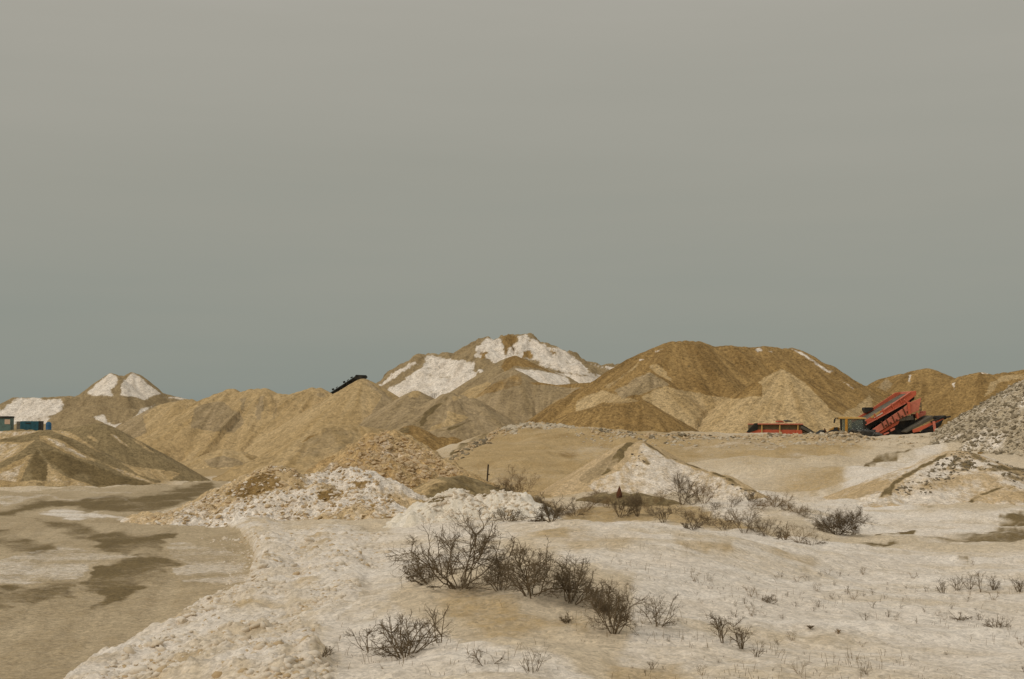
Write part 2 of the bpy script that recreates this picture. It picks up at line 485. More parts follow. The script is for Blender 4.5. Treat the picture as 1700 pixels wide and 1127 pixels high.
# polar sheet: fine inside the view, coarse elsewhere, out to the horizon
az_in = np.arctan((np.arange(-140, 1841, 2.2) - 850) / F)
az_l = np.linspace(-math.pi, az_in[0], 70)[:-1]
az_r = np.linspace(az_in[-1], math.pi, 70)[1:]
AZ = np.concatenate([az_l, az_in, az_r])
RR = np.concatenate([np.linspace(.5, 9, 10)[:-1], np.exp(np.linspace(math.log(9), math.log(100), 720)), np.exp(np.linspace(math.log(100), math.log(7000), 60))[1:]])
A_, R_ = np.meshgrid(AZ, RR)
X = (R_ * np.sin(A_)).ravel(); Y = (R_ * np.cos(A_)).ravel()
Z, PX, PY, BMK, RMK = ground_parts(X, Y)
Z = np.where(R_.ravel() > 400, np.minimum(Z, 2.0), Z)
infront = (Y > 1) 
G_SNOW = [
    ([(540, 1175), (520, 1000), (560, 880), (760, 886), (850, 920), (720, 950), (650, 990), (600, 1060)], .72),
    # the open field, right of the plough ridge
    [(540, 1175), (560, 1060), (640, 1010), (720, 1030), (820, 1075), (930, 1100), (1000, 1135), (1000, 1175)],
    ([(1000, 1175), (1030, 1080), (1060, 960), (940, 930), (880, 900), (1050, 895), (1180, 885), (1300, 895), (1420, 912), (1800, 922), (1850, 1175)], .8),
    C10((1040, 240), (1200, 190), (1180, 130), (1400, 110), (1560, 105), (1700, 150), (1900, 250), (2100, 330), (1700, 300), (1500, 250), (1300, 260)),
    [(640, 880), (720, 868), (900, 866), (1000, 866), (960, 880), (800, 900), (720, 905), (680, 890)],
    [(1190, 886), (1280, 890), (1340, 905), (1450, 912), (1700, 925), (1700, 945), (1440, 945), (1300, 925)],
    # behind the crest
    C9((60, 270), (240, 100), (350, 95), (540, 95), (800, 130), (900, 145), (1000, 180), (1300, 205), (1500, 240), (1700, 260), (1700, 290), (1400, 300), (1000, 310), (860, 300), (700, 210), (500, 180), (420, 220), (300, 290)),
    [(1420, 830), (1470, 822), (1520, 845), (1600, 860), (1700, 858), (1800, 850), (1800, 900), (1400, 890), (1340, 860)],
    ([(880, 860), (960, 835), (1100, 830), (1230, 845), (1280, 870), (1180, 878), (1050, 862)], .62),
    ([(660, 850), (760, 860), (900, 845), (900, 870), (700, 880), (640, 880)], .8),
    C5((240, 690), (420, 640), (560, 610), (740, 600), (560, 700), (420, 790), (360, 850), (200, 870), (100, 800)),
    # flank of the bank
    ([(1080, 760), (1180, 765), (1300, 790), (1380, 790), (1400, 820), (1300, 825), (1180, 810)], .42),
]
G_TAN = [
    (C10((560, 490), (780, 470), (1000, 520), (1180, 580), (1340, 600), (1330, 680), (1200, 640), (1000, 690), (850, 690), (640, 600), (520, 540)), .62),
    ([(860, 880), (960, 874), (1050, 884), (1090, 900), (1000, 905), (900, 900)], .7),
    C11((590, 240), (640, 290), (760, 325), (690, 315), (620, 280)), C11((200, 205), (270, 225), (240, 235)), C11((290, 220), (380, 220), (380, 245), (330, 240)),
    C11((90, 50), (200, 70), (330, 120), (300, 135), (180, 110)),
    ([(1000, 1100), (1120, 1090), (1160, 1140), (1000, 1180)], .6),
    C9((560, 100), (700, 90), (780, 60), (800, 100), (780, 125), (640, 110)),
]
G_BACK = [[(930, 862), (960, 846), (1000, 832), (1110, 832), (1180, 850), (1290, 884), (1190, 874), (1100, 864)]]
G_LIP = [[(840, 872), (900, 865), (960, 861), (1060, 862), (1100, 867), (1140, 872), (1200, 877), (1215, 874), (1300, 890), (1420, 908), (1560, 914), (1400, 917), (1280, 905), (1180, 892), (1100, 882), (1000, 874), (900, 874)]]
G_YARD = [([(180, 740), (480, 742), (640, 755), (560, 800), (450, 778), (400, 786), (250, 806), (180, 800)], .95)]
G_BANK = [
    ([(600, 800), (740, 760), (840, 700), (1060, 712), (1180, 722), (1170, 760), (1060, 800), (980, 815), (900, 830), (820, 830), (700, 830)], 1.0),
    ([(1060, 712), (1420, 718), (1440, 745), (1400, 760), (1300, 770), (1220, 775), (1120, 760)], .75),
    ([(1220, 800), (1330, 790), (1400, 780), (1410, 800), (1395, 822), (1330, 824), (1260, 815)], .75),
]
G_DARK = [
    C9((1570, 250), (1590, 235), (1700, 215), (1860, 215), (1860, 260), (1640, 262)),
    ([(1470, 894), (1560, 888), (1640, 879), (1700, 876), (2200, 856), (2200, 896), (1700, 899), (1560, 899)], .78),
    C9((890, 352), (980, 345), (1120, 352), (1080, 362), (930, 362)),
    C9((980, 310), (1040, 290), (1160, 280), (1240, 285), (1200, 292), (1060, 302)),
    C9((1360, 425), (1450, 428), (1450, 434)),
    C3((540, 850), (560, 820), (650, 770), (740, 710), (870, 660), (880, 680), (760, 730), (660, 790), (580, 850)),
    C5((240, 690), (260, 670), (330, 640), (480, 612), (600, 600), (480, 630), (340, 660), (260, 698)),
    C5((200, 880), (360, 850), (480, 885), (600, 905), (700, 960), (590, 915), (450, 880), (340, 864)),
    C8((80, 335), (180, 270), (280, 260), (200, 310), (120, 340)),
    (C9((410, 240), (480, 225), (505, 245), (430, 255)), 1.0),
]
G_ROADDARK = [
    (C6((0, 205), (400, 160), (780, 108), (1190, 55), (1130, 140), (1010, 205), (800, 243), (500, 238), (300, 212), (0, 250)), 1.0),
    (C6((100, 270), (420, 295), (560, 340), (900, 360), (880, 455), (700, 465), (560, 410), (350, 360)), 1.0),
    (C6((-60, 320), (100, 335), (350, 400), (170, 470), (30, 420), (-60, 410)), .9),
    (C6((400, 620), (560, 520), (750, 480), (920, 465), (935, 560), (840, 570), (810, 630), (700, 695), (600, 745), (490, 755), (560, 690)), 1.0),
    (C6((-60, 650), (200, 630), (400, 630), (420, 700), (250, 700), (100, 740), (-60, 770)), .9),
    (C6((180, 880), (340, 850), (380, 870), (240, 900)), .5), (C6((100, 980), (430, 945), (440, 952), (120, 1000)), .5),
    (C6((140, 540), (340, 532), (300, 545), (150, 548)), .7),
    (C6((560, 285), (1200, 270), (1180, 300), (700, 300)), .6),
    ([(300, 800), (400, 783), (470, 777), (420, 795)], .6),
]
G_ROADSNOW = [
    C6((200, 240), (360, 222), (500, 235), (640, 262), (820, 262), (800, 275), (480, 278), (300, 265)),
    (C6((0, 158), (300, 142), (700, 152), (700, 160), (300, 158), (0, 190)), .5),
    (C6((0, 115), (300, 92), (700, 104), (700, 120), (300, 118), (0, 135)), .45),
    (C6((-60, 480), (300, 420), (560, 430), (850, 470), (560, 500), (380, 590), (100, 620), (-60, 640)), .5),
    (C6((900, 400), (1050, 400), (1250, 420), (1330, 560), (1250, 640), (1000, 600)), .5),
]
W1 = dict(soft=5, warp=8, wl=22)
a_snow = np.maximum(mask(PX, PY, G_SNOW, soft=16, warp=22, wl=60), BMK * np.clip(.55 + 1.5 * (fbm(X * 1.3, Y * 1.3, 77, 4) - .47), .1, 1))
a_back = mask(PX, PY, G_BACK, soft=5, warp=8, wl=20)
a_snow = np.maximum(a_snow * (1 - .8 * a_back), mask(PX, PY, G_LIP, soft=3, warp=4, wl=20) * 1.0)
a_snow = np.maximum(a_snow, RMK * mask(PX, PY, G_ROADSNOW, soft=4, warp=22, wl=60, ay=5))
gdk = mask(PX, PY, G_DARK, soft=2.5, warp=8, wl=14) * np.clip(.78 + 2.0 * (fbm(X * 1.5, Y * 1.5, 66, 4) - .5), 0, 1)
gdk = np.clip(gdk, 0, 1)
a_dark = np.maximum(gdk, mask(PX, PY, G_ROADDARK, soft=8, warp=30, wl=60, ay=5) * RMK * np.clip(.75 + 1.2 * (fbm(X * .7, Y * .3, 64, 4) - .5), .3, 1))
a_tan = mask(PX, PY, G_TAN, soft=20, warp=34, wl=60)
a_tan = np.maximum(a_tan, a_back * .75)
a_tan = np.maximum(a_tan, BMK * np.clip(1.6 * (fbm(X * 2.1, Y * 2.1, 79, 4) - .5), 0, .7))
a_tan = np.maximum(a_tan, mask(PX, PY, G_YARD, soft=8, warp=8, wl=40))
a_tan = np.maximum(a_tan, mask(PX, PY, G_BANK, soft=22, warp=20, wl=60) * np.clip(.95 + 1.2 * (fbm(X * .25, Y * .25, 65, 4) - .5), .3, 1.15))
a_snow = a_snow * (1 - .92 * np.clip(gdk * 1.2, 0, 1))
# open wind-blown field: sand breaking through the snow in drifts
drift = fbm(X * .35, Y * 1.1, 61, 5)
a_snow = np.clip(a_snow - a_tan * .8, 0, 1)
a_snow = np.where(BMK > .4, a_snow, a_snow * np.clip(.55 + 1.5 * (drift - .3), .2, 1))
behind = ~(Y > 1)
a_snow = np.where(behind | (np.abs(A_.ravel()) > .42), .6, a_snow)
a_grey = RMK * np.clip(.25 + 1.4 * (fbm(X * .6, Y * .25, 63, 4) - .48) + 1.0 * (fbm(X * 2.6 + Y * .5, Y * .18 - X * .1, 26, 4) - .5), 0, .42)
a_streak = fbm(X * .9, Y * 2.2, 62, 4)
a_brown = mask(PX, PY, [
    (C8((380, 290), (480, 260), (620, 320), (520, 330)), .6), (C8((700, 270), (800, 290), (1000, 340), (1240, 340), (1000, 370), (830, 370)), .55)], soft=5, warp=8, wl=20)
bk = mask(PX, PY, G_BANK, soft=12, warp=14, wl=40)
a_brown = np.maximum(a_brown, bk * np.clip(2.4 * (fbm(X * .45, Y * .3, 67, 5, .6) - .5), 0, .6))
a_snow = np.maximum(a_snow, bk * np.clip(3.0 * (fbm(X * .22 + 9, Y * .5, 68, 5, .6) - .56), 0, .6) * smooth(1000, 1250, PX))
gat = dict(snow=a_snow, dark=a_dark, tan=a_tan, grey=a_grey, brown=a_brown, streak=a_streak,
           stony=mask(PX, PY, [C5((200, 880), (360, 850), (480, 885), (600, 905), (340, 900))], soft=6))
nr, nc = A_.shape
ii = (np.arange(nr - 1)[:, None] * nc + np.arange(nc - 1)[None]).ravel()
GF = np.stack([ii, ii + 1, ii + nc + 1, ii + nc], 1)
GV = np.stack([X, Y, Z], 1)
fc_r = RMK[GF].mean(1) > .5
TM = mask(PX, PY, [TRACKP], soft=2, warp=2)
fc_t = (TM[GF].mean(1) > .5) & ~fc_r
M_GROUND = earth("snowy_sand", ((0.58, 0.47, 0.325), (0.64, 0.535, 0.39)), 0.035, grain=0.21, bump=0.6, stones=.5, lo=.08, hi=.92, ea=1.5)
M_ROAD = earth("packed_gravel", ROAD, 0.03, grain=0.3, bump=0.7, lo=.2, hi=.8, ea=1.5)
for nm, sel, mt in (("ground", ~fc_r & ~fc_t, M_GROUND), ("road", fc_r, M_ROAD), ("track", fc_t, M_GROUND)):
    v, f, a = compact(GV, GF[sel], gat)
    structure(link(nm, np_mesh(nm, v, f, True, a), mt))

# ------------------------------------------------------------------ heaps
class Heap:
    def __init__(self, crests, slope=.62, rnd=.35, gully=.12, rough=.1, freq=.6, lump=0, lumpf=1.5, seed=1, jag=0):
        C = []
        self.s = slope; self.rnd = rnd; self.gully = gully; self.rough = rough; self.freq = freq
        self.lump = lump; self.lumpf = lumpf; self.seed = seed
        t0 = 0
        for pl in crests:
            pts = np.array([at(*p) for p in pl])
            if len(pts) == 1:
                C.append(np.array([[*pts[0], t0]])); t0 += 10; continue
            for a, b in zip(pts[:-1], pts[1:]):
                L = np.linalg.norm(b - a); n = max(2, int(L / .35))
                t = np.linspace(0, 1, n)[:, None]
                seg = a + (b - a) * t
                C.append(np.concatenate([seg, t0 + t * L], 1)); t0 += L
            t0 += 10
        self.C = np.concatenate(C)
        if jag:
            self.C[:, 2] += jag * (fbm(self.C[:, 3] * (.55 if jag > 1 else 1.3), 0 * self.C[:, 3], seed + 70, 4) - .5)
    def field(self, x, y):
        x = np.asarray(x, float); y = np.asarray(y, float)
        best = np.full(x.shape, -1e9); dd = np.zeros(x.shape); st = np.zeros(x.shape)
        for cx, cy, cz, t in self.C:
            dx = x - cx; dy = y - cy
            d = np.hypot(dx, dy)
            h = cz - self.s * (np.sqrt(d * d + self.rnd ** 2) - self.rnd)
            m = h > best
            best = np.where(m, h, best); dd = np.where(m, d, dd)
            st = np.where(m, t + np.arctan2(dx, -dy) * 3.0, st)
        n = fbm(st * 1.1, dd * .12, self.seed, 4)
        best = best + smooth(0, 2.5, dd) * (n - .5) * 2 * self.gully * (1 + .12 * dd)
        best = best + smooth(0, .6, dd) * (fbm(x * self.freq, y * self.freq, self.seed + 11, 4) - .5) * 2 * self.rough
        if self.lump:
            w = self.lumpf
            best = best + smooth(0, .3, dd) * self.lump * ((1 - worley(x * w, y * w, self.seed)) + .5 * (1 - worley(x * w * 2.3, y * w * 2.3, self.seed + 3)) - .6)
        n = .45 * n + .55 * fbm(st * 4.5, dd * .22, self.seed + 31, 4)
        return best, n, dd
    def z(self, x, y): return self.field(np.atleast_1d(x), np.atleast_1d(y))[0]

def build_heap(name, H, mat, label, cat, coats=None, cell=None, group=None, soft=2.0, warp=3.0, wl=10.0, feather=.5):
    C = H.C
    ymin, ymax = C[:, 1].min(), C[:, 1].max()
    Ym = C[:, 1].mean()
    cs = cell or Ym * .0011
    ext = max((C[:, 2].max() - 0.0) / H.s + 2, 2)
    ext = min(ext, 45)
    xs = np.arange(C[:, 0].min() - ext, C[:, 0].max() + ext, cs)
    ys = np.arange(ymin - ext, ymax + min(ext, 8), cs * 1.15)
    XX, YY = np.meshgrid(xs, ys)
    x = XX.ravel(); y = YY.ravel()
    z, st, dd = H.field(x, y)
    g = base_z(x, y)
    nr, nc = XX.shape
    ii = (np.arange(nr - 1)[:, None] * nc + np.arange(nc - 1)[None]).ravel()
    f = np.stack([ii, ii + 1, ii + nc + 1, ii + nc], 1)
    keep = ((z - g) > -.45)[f].any(1)
    f = f[keep]
    px, py = project(x, y, z)
    at_ = dict(streak=np.clip(.5 + (st - .5) * 2.4, 0, 1))
    for L in ("snow", "dark", "grey", "brown", "tan", "stony"):
        q = (coats or {}).get(L)
        if q is None: continue
        if callable(q): at_[L] = q(x, y, z, px, py, st, dd)
        else: at_[L] = mask(px, py, q, soft=soft, warp=warp, wl=wl, seed=H.seed + 3)
        if L == "dark": at_[L] = at_[L] * np.clip(.8 + 2.2 * (fbm(x * .1 / cs, y * .1 / cs, H.seed + 60, 4) - .5), 0, 1)
    if "snow" in at_:
        for L in ("dark", "brown"):
            if L in at_: at_["snow"] = at_["snow"] * (1 - .9 * at_[L])
        at_["snow"] = at_["snow"] * np.clip(.86 + 1.1 * (st - .5) + .5 * (fbm(x * feather, y * feather, H.seed + 50, 4) - .5), 0, 1)
    v, f, at_ = compact(np.stack([x, y, z], 1), f, at_)
    c0 = np.array([C[:, 0].mean(), C[:, 1].mean(), float(base_z(C[:, 0].mean(), C[:, 1].mean()))])
    o = link(name, np_mesh(name, v - c0, f, True, at_), mat)
    o.location = c0
    tag(o, label, cat, group)
    return o
def ln(Y, pts, dY=0):                    # crest at one distance (drifting by dY along it)
    n = len(pts)
    return [(p[0], p[1], Y + dY * i / max(n - 1, 1)) for i, p in enumerate(pts)]

def mat_far(name, base, px_m=.16, grain=.3, **k): return earth(name, base, px_m, grain=grain, **k)
MH_TANF = mat_far("tan_sand_far", TAN, .16, .25)
MH_GREYF = mat_far("grey_gravel_far", GREY, .16, .25)
MH_BROWN = mat_far("brown_sand", BROWN, .11, .36)
MH_DARK = mat_far("damp_sand", DARK, .08, .26)
MH_SNOWM = mat_far("dirty_hill", ((.36, .27, .15), (.28, .205, .11)), .22, .25, lo=.18, hi=.82, ea=1.8)
MH_STRIPE = mat_far("olive_sand", ((.30, .225, .115), (.235, .175, .088)), .08, .3)
MH_RUB = earth("yellow_rubble", ((.55, .40, .21), (.44, .29, .13)), .06, grain=.42, bump=.9)
MH_SNOWR = earth("dirty_snow_rubble", ((.62, .47, .28), (.50, .36, .19)), .045, grain=.34, bump=.8)
MH_CONE = earth("snow_cone", ((.56, .42, .25), (.48, .35, .19)), .06, grain=.24, bump=.5, stones=.6)

# far snowy heaps
build_heap("sand_heap", Heap([ln(300, [(-260, 690), (-120, 670), (0, 677), (25, 660), (69, 660), (111, 657), (150, 660)]), ln(295, [(60, 672), (100, 668), (120, 690)])], gully=.5, rough=.5, freq=.25, seed=2, jag=.6), MH_SNOWM,
    "low snow-covered heap at the far left edge, behind the blue containers", "heap",
    dict(snow=[C1((10, 430), (120, 348), (280, 352), (330, 365), (440, 352), (462, 400), (450, 440), (380, 470), (300, 490), (200, 520), (-200, 600), (-400, 500), (-200, 430)),
               C1((500, 430), (560, 440), (600, 470), (560, 460)), (C1((60, 480), (200, 450), (560, 540), (560, 560), (300, 540)), .7)]), warp=5, wl=7)
build_heap("sand_heap", Heap([ln(310, C1((560, 330), (620, 310), (740, 210), (800, 168), (850, 185), (900, 190), (950, 163), (1000, 180), (1080, 250), (1160, 310), (1260, 335), (1400, 368), (1520, 420))), ln(304, C1((850, 190), (830, 290))),
     ln(290, C1((480, 420), (700, 400), (900, 420), (1000, 430)))], slope=.8, gully=.35, rough=.3, freq=.25, seed=3), MH_SNOWM,
    "cone-shaped heap with two white snowy faces under a twin peak, far left", "heap",
    dict(snow=[C1((625, 312), (735, 215), (800, 168), (845, 190), (850, 240), (800, 290), (815, 335), (700, 335), (660, 330)), C1((865, 330), (880, 240), (925, 185), (955, 163), (1000, 190), (1070, 255), (1160, 320), (1100, 335), (1040, 365), (980, 345)),
               C1((660, 480), (760, 470), (770, 520), (830, 540), (910, 520), (990, 460), (1000, 430), (1120, 395), (1060, 430), (960, 500), (860, 585), (780, 550)), (C1((1150, 345), (1280, 340), (1360, 355), (1300, 360)), .8)]), warp=3, wl=7)
build_heap("sand_heap", Heap([ln(175, C1((960, 520), (1010, 470), (1150, 400), (1300, 362), (1380, 355), (1420, 385), (1520, 470)))], gully=.3, rough=.2, freq=.4, seed=4), MH_GREYF,
    "rounded heap with tan sand on top and grey sides, right of the twin-peaked cone", "heap",
    dict(tan=[C1((1030, 480), (1150, 395), (1400, 350), (1425, 390), (1350, 490), (1330, 560), (1280, 605), (1060, 600), (1040, 540)), (C1((1260, 640), (1700, 640), (1700, 800), (1200, 800), (1150, 740)), .75)]))
build_heap("sand_heap", Heap([ln(140, C2((100, 400), (150, 360), (260, 300), (340, 263), (390, 290), (470, 263), (560, 258), (620, 290), (730, 302), (800, 280), (880, 253), (930, 255), (980, 285), (1060, 320)), -4)], gully=.5, rough=.25, freq=.4, seed=5), MH_TANF,
    "long tan sand ridge with a wavy crest and grey streaks, left of the dark conveyor", "heap",
    dict(grey=[C2((160, 370), (280, 345), (340, 400), (400, 430), (420, 490), (370, 550), (220, 550), (60, 520), (100, 380)), C2((405, 330), (440, 320), (420, 400), (385, 440)), C2((530, 310), (560, 310), (550, 400), (530, 470), (505, 470), (500, 380)),
               (C2((640, 360), (650, 380), (620, 470), (600, 470)), .7), (C2((900, 300), (930, 280), (985, 310), (940, 325)), .9)]), warp=4)
build_heap("sand_heap", Heap([ln(132, C2((1000, 340), (1130, 243), (1220, 195), (1250, 208), (1320, 260), (1440, 355)))], gully=.2, rough=.1, freq=.5, seed=6), MH_TANF,
    "pointed tan sand cone directly under the dark conveyor head", "heap",
    dict(grey=[C2((1320, 350), (1345, 305), (1250, 235), (1250, 205), (1500, 390), (1440, 400), (1400, 395), (1270, 440))]))
build_heap("gravel_heap", Heap([ln(127, C2((1450, 340), (1560, 276), (1580, 276)) + C3((440, 500)))], gully=.2, rough=.1, freq=.5, seed=7), MH_GREYF,
    "small grey gravel cone with a tan tip, below the white mountain of sand", "heap",
    dict(tan=[C3((280, 470), (320, 430), (380, 440), (350, 480), (300, 480))]))
# the white mountain
build_heap("sand_heap", Heap([ln(300, C3((60, 435), (90, 410), (340, 240), (400, 225), (560, 215), (690, 180), (780, 120), (820, 130), (880, 90), (950, 95), (1020, 105), (1130, 180), (1180, 175), (1230, 185), (1340, 260), (1420, 260), (1500, 285), (1590, 290), (1700, 330))),
     ln(292, C3((700, 300), (740, 290), (800, 330))), ln(293, C3((790, 190), (800, 250))), ln(292, C3((960, 190), (1010, 220)))],
     gully=.8, rough=1.2, freq=.28, seed=8, rnd=.4, jag=3.2), MH_SNOWM,
    "highest heap, a jagged mountain of sand with large white snow faces", "heap",
    dict(snow=[C3((375, 290), (375, 225), (410, 218), (480, 232), (560, 240), (690, 255), (705, 350), (725, 395), (590, 460), (440, 510), (330, 440), (210, 505), (140, 450)), (C3((95, 410), (200, 330), (330, 255), (335, 270), (200, 360), (110, 425)), .9),
               C3((690, 245), (700, 190), (750, 125), (790, 115), (820, 125), (850, 110), (885, 180), (950, 150), (960, 95), (1030, 98), (1130, 172), (1180, 170), (1240, 182), (1340, 258), (1400, 320), (1480, 355), (1200, 320), (1100, 280), (1060, 250), (940, 225), (880, 260), (840, 280), (770, 240), (740, 230)),
               C3((940, 300), (1140, 318), (1300, 345), (1400, 350), (1480, 355), (1600, 300), (1540, 380), (1300, 412), (1160, 392), (990, 405)), C3((1400, 270), (1490, 290), (1590, 290), (1600, 310), (1520, 310), (1440, 290)), C3((720, 300), (800, 340), (860, 280), (880, 330), (780, 390), (720, 380))],
         brown=[C3((860, 90), (930, 85), (950, 120), (900, 195), (875, 165)), C3((990, 200), (1040, 190), (1060, 230), (980, 240)), C3((930, 180), (950, 170), (950, 215), (930, 210)), C3((730, 200), (790, 200), (730, 250)), C3((870, 180), (905, 190), (890, 220)), C3((1170, 190), (1195, 195), (1180, 220))]), warp=7, wl=8)
build_heap("sand_heap", Heap([ln(275, C3((850, 300), (900, 235), (940, 223), (1000, 245), (1100, 295), (1200, 332), (1260, 350)))], gully=.25, rough=.2, freq=.3, seed=9), MH_SNOWM,
    "small bare brown cone on the foot of the white mountain", "heap",
    dict(snow=[C3((930, 300), (1100, 315), (1250, 345), (1300, 420), (900, 420), (960, 320))], brown=[C3((860, 290), (900, 225), (950, 218), (1220, 340), (1100, 305), (940, 285), (880, 330))]))
# grey slope below the mountain
build_heap("gravel_heap", Heap([ln(150, C3((640, 500), (770, 378), (830, 372), (880, 322), (930, 303), (968, 330), (1000, 400), (1080, 385), (1200, 402), (1420, 385), (1530, 370), (1640, 370)), -8), [(780, 660, 138), (740, 700, 126), (700, 730, 112)]], gully=.3, rough=.15, freq=.5, seed=10), MH_GREYF,
    "broad grey gravel slope rising to the right below the white mountain", "heap",
    dict(tan=[(C3((600, 450), (770, 378), (800, 400), (700, 490), (640, 490)), .8), (C3((1180, 500), (1400, 440), (1440, 450), (1280, 540), (1100, 580)), .7)],
         brown=[C3((1020, 395), (1100, 380), (1200, 400), (1420, 380), (1540, 365), (1500, 405), (1300, 420)), (C3((680, 490), (760, 420), (830, 380), (980, 320), (990, 400), (820, 450)), .55)]))
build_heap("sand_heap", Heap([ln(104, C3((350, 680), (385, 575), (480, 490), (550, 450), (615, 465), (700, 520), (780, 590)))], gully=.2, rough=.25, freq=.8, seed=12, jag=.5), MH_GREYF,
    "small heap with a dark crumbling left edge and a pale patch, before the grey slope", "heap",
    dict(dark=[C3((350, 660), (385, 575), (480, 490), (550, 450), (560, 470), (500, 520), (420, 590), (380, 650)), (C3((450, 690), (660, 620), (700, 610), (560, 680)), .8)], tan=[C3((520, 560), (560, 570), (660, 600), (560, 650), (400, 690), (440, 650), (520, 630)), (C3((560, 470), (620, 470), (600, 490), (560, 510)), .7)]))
build_heap("earth_mound", Heap([ln(92, C3((140, 690), (180, 680), (240, 680), (310, 650), (380, 690), (440, 720), (560, 720)))], gully=.1, rough=.12, freq=1, seed=13), MH_BROWN,
    "low dark brown mound peeping over the yellow rubble heap", "mound", dict(dark=[(C3((150, 690), (310, 650), (300, 700), (160, 700)), .7)]))
# the large brown stockpile, right of centre
brown_ridge = C4((-160, 420), (0, 348), (70, 338), (230, 215), (340, 140), (440, 93), (520, 98), (600, 98), (680, 130), (800, 128), (940, 142), (1040, 128), (1100, 145), (1180, 138), (1250, 170), (1400, 275), (1480, 330))
brown_ridge += C5((150, 175), (215, 205), (310, 218), (360, 260))
build_heap("sand_stockpile", Heap([ln(126, brown_ridge, 8), ln(117, C4((1090, 290), (1125, 277))), ln(121, C4((300, 300), (340, 320)))], gully=.28, rough=.16, freq=.7, seed=14, rnd=.5, jag=.35), MH_BROWN,
    "largest brown sand stockpile with a tan fan spilling down behind the red hopper", "stockpile",
    dict(tan=[C4((240, 440), (380, 380), (480, 400), (600, 420), (820, 460), (1000, 440), (990, 380), (960, 350), (1120, 270), (1200, 310), (1300, 390), (1420, 520), (1560, 600), (1560, 720), (400, 720), (380, 590), (300, 500)),
              C4((290, 260), (330, 240), (400, 290), (425, 350), (340, 310)), (C4((0, 380), (80, 340), (240, 215), (250, 240), (120, 330), (40, 400)), .6), (C4((-160, 470), (0, 400), (80, 430), (240, 470), (0, 490), (-160, 560)), .8),
              (C5((150, 360), (230, 320), (300, 260), (330, 350), (260, 420), (120, 400)), .7)],
         grey=[(C4((80, 410), (200, 330), (290, 290), (420, 370), (240, 430), (120, 460)), .75)],
         snow=[C4((1170, 140), (1250, 168), (1440, 290), (1420, 300), (1310, 230), (1240, 180)), C4((950, 150), (990, 140), (1000, 160), (960, 165)), C4((1030, 165), (1070, 155), (1060, 168)), C4((230, 210), (290, 205), (240, 220)), C5((130, 180), (200, 225), (200, 235), (140, 195)), (C4((330, 160), (380, 150), (330, 175)), .9)],
         dark=[C4((510, 260), (540, 245), (550, 270)), (C4((450, 580), (500, 575), (560, 680), (500, 680)), .6), (C4((1060, 560), (1090, 570), (1120, 620), (1090, 620)), .7), (C4((1130, 560), (1200, 590), (1200, 600)), .7), (C4((540, 560), (580, 560), (660, 650), (620, 650)), .5)]), warp=5, wl=14, soft=3)
build_heap("sand_heap", Heap([ln(103, C3((1100, 660), (1300, 570), (1500, 520)) + C4((100, 480), (240, 463), (310, 510), (390, 585), (430, 680)))], gully=.12, rough=.1, freq=.8, seed=15), MH_BROWN,
    "low dark brown heap at the left foot of the largest stockpile", "heap", dict(tan=[(C4((0, 470), (200, 460), (240, 475), (60, 500)), .5)]))
# right-hand brown heaps
build_heap("sand_heap", Heap([ln(150, C5((240, 290), (310, 225), (400, 163), (480, 143), (530, 157)))] + [ln(147, C5((530, 157), (570, 123), (630, 110), (680, 130), (770, 197)))], gully=.15, rough=.12, freq=.6, seed=16, rnd=1.0), MH_BROWN,
    "brown heap with two rounded tops, rising behind the red screening machine", "heap",
    dict(grey=[(C5((300, 250), (400, 165), (440, 200), (330, 330), (260, 330)), .6)], snow=[C5((520, 150), (535, 150), (535, 200), (522, 190))]))
build_heap("sand_heap", Heap([ln(142, C5((760, 215), (790, 185), (850, 158), (940, 133), (1010, 147), (1080, 133), (1130, 130), (1197, 117), (1400, 100), (1700, 190)))], gully=.3, rough=.15, freq=.6, seed=17, rnd=.8), MH_BROWN,
    "brown heap with tan gullies at the right edge, above the stony slope", "heap",
    dict(tan=[(C5((1000, 190), (1080, 150), (1200, 140), (1200, 170), (1060, 190), (1000, 260), (960, 280)), .7)], snow=[C5((940, 130), (980, 140), (990, 148), (950, 142)), C5((780, 195), (800, 190), (790, 245), (780, 235))]))
# stony grey pile at the right edge
H_ST = Heap([[(1548, 738, 80), (1572, 718, 80), (1616, 688, 79), (1644, 669, 77), (1700, 636, 74), (1800, 585, 70), (1900, 565, 68)]], slope=.64, gully=.06, rough=.1, freq=1.2, lump=.10, lumpf=2.4, seed=18)
M_STP = earth("stony_snow", ((.50, .415, .29), (.42, .34, .225)), .06, grain=.36, bump=.8, stones=.8, stone_c=(.15, .12, .08))
o_st = build_heap("stone_heap", H_ST, M_STP, "grey stony slope dusted with snow at the right edge, beside the red screening machine", "heap",
    dict(snow=lambda x, y, z, px, py, st, dd: np.clip(.22 + 1.5 * (fbm(x * .9, y * .9, 90, 4) - .45), 0, .75), stony=lambda x, y, z, px, py, st, dd: np.full(x.shape, .8),
         brown=[(C5((860, 600), (960, 600), (1000, 650), (900, 650)), .9)]), cell=.07)
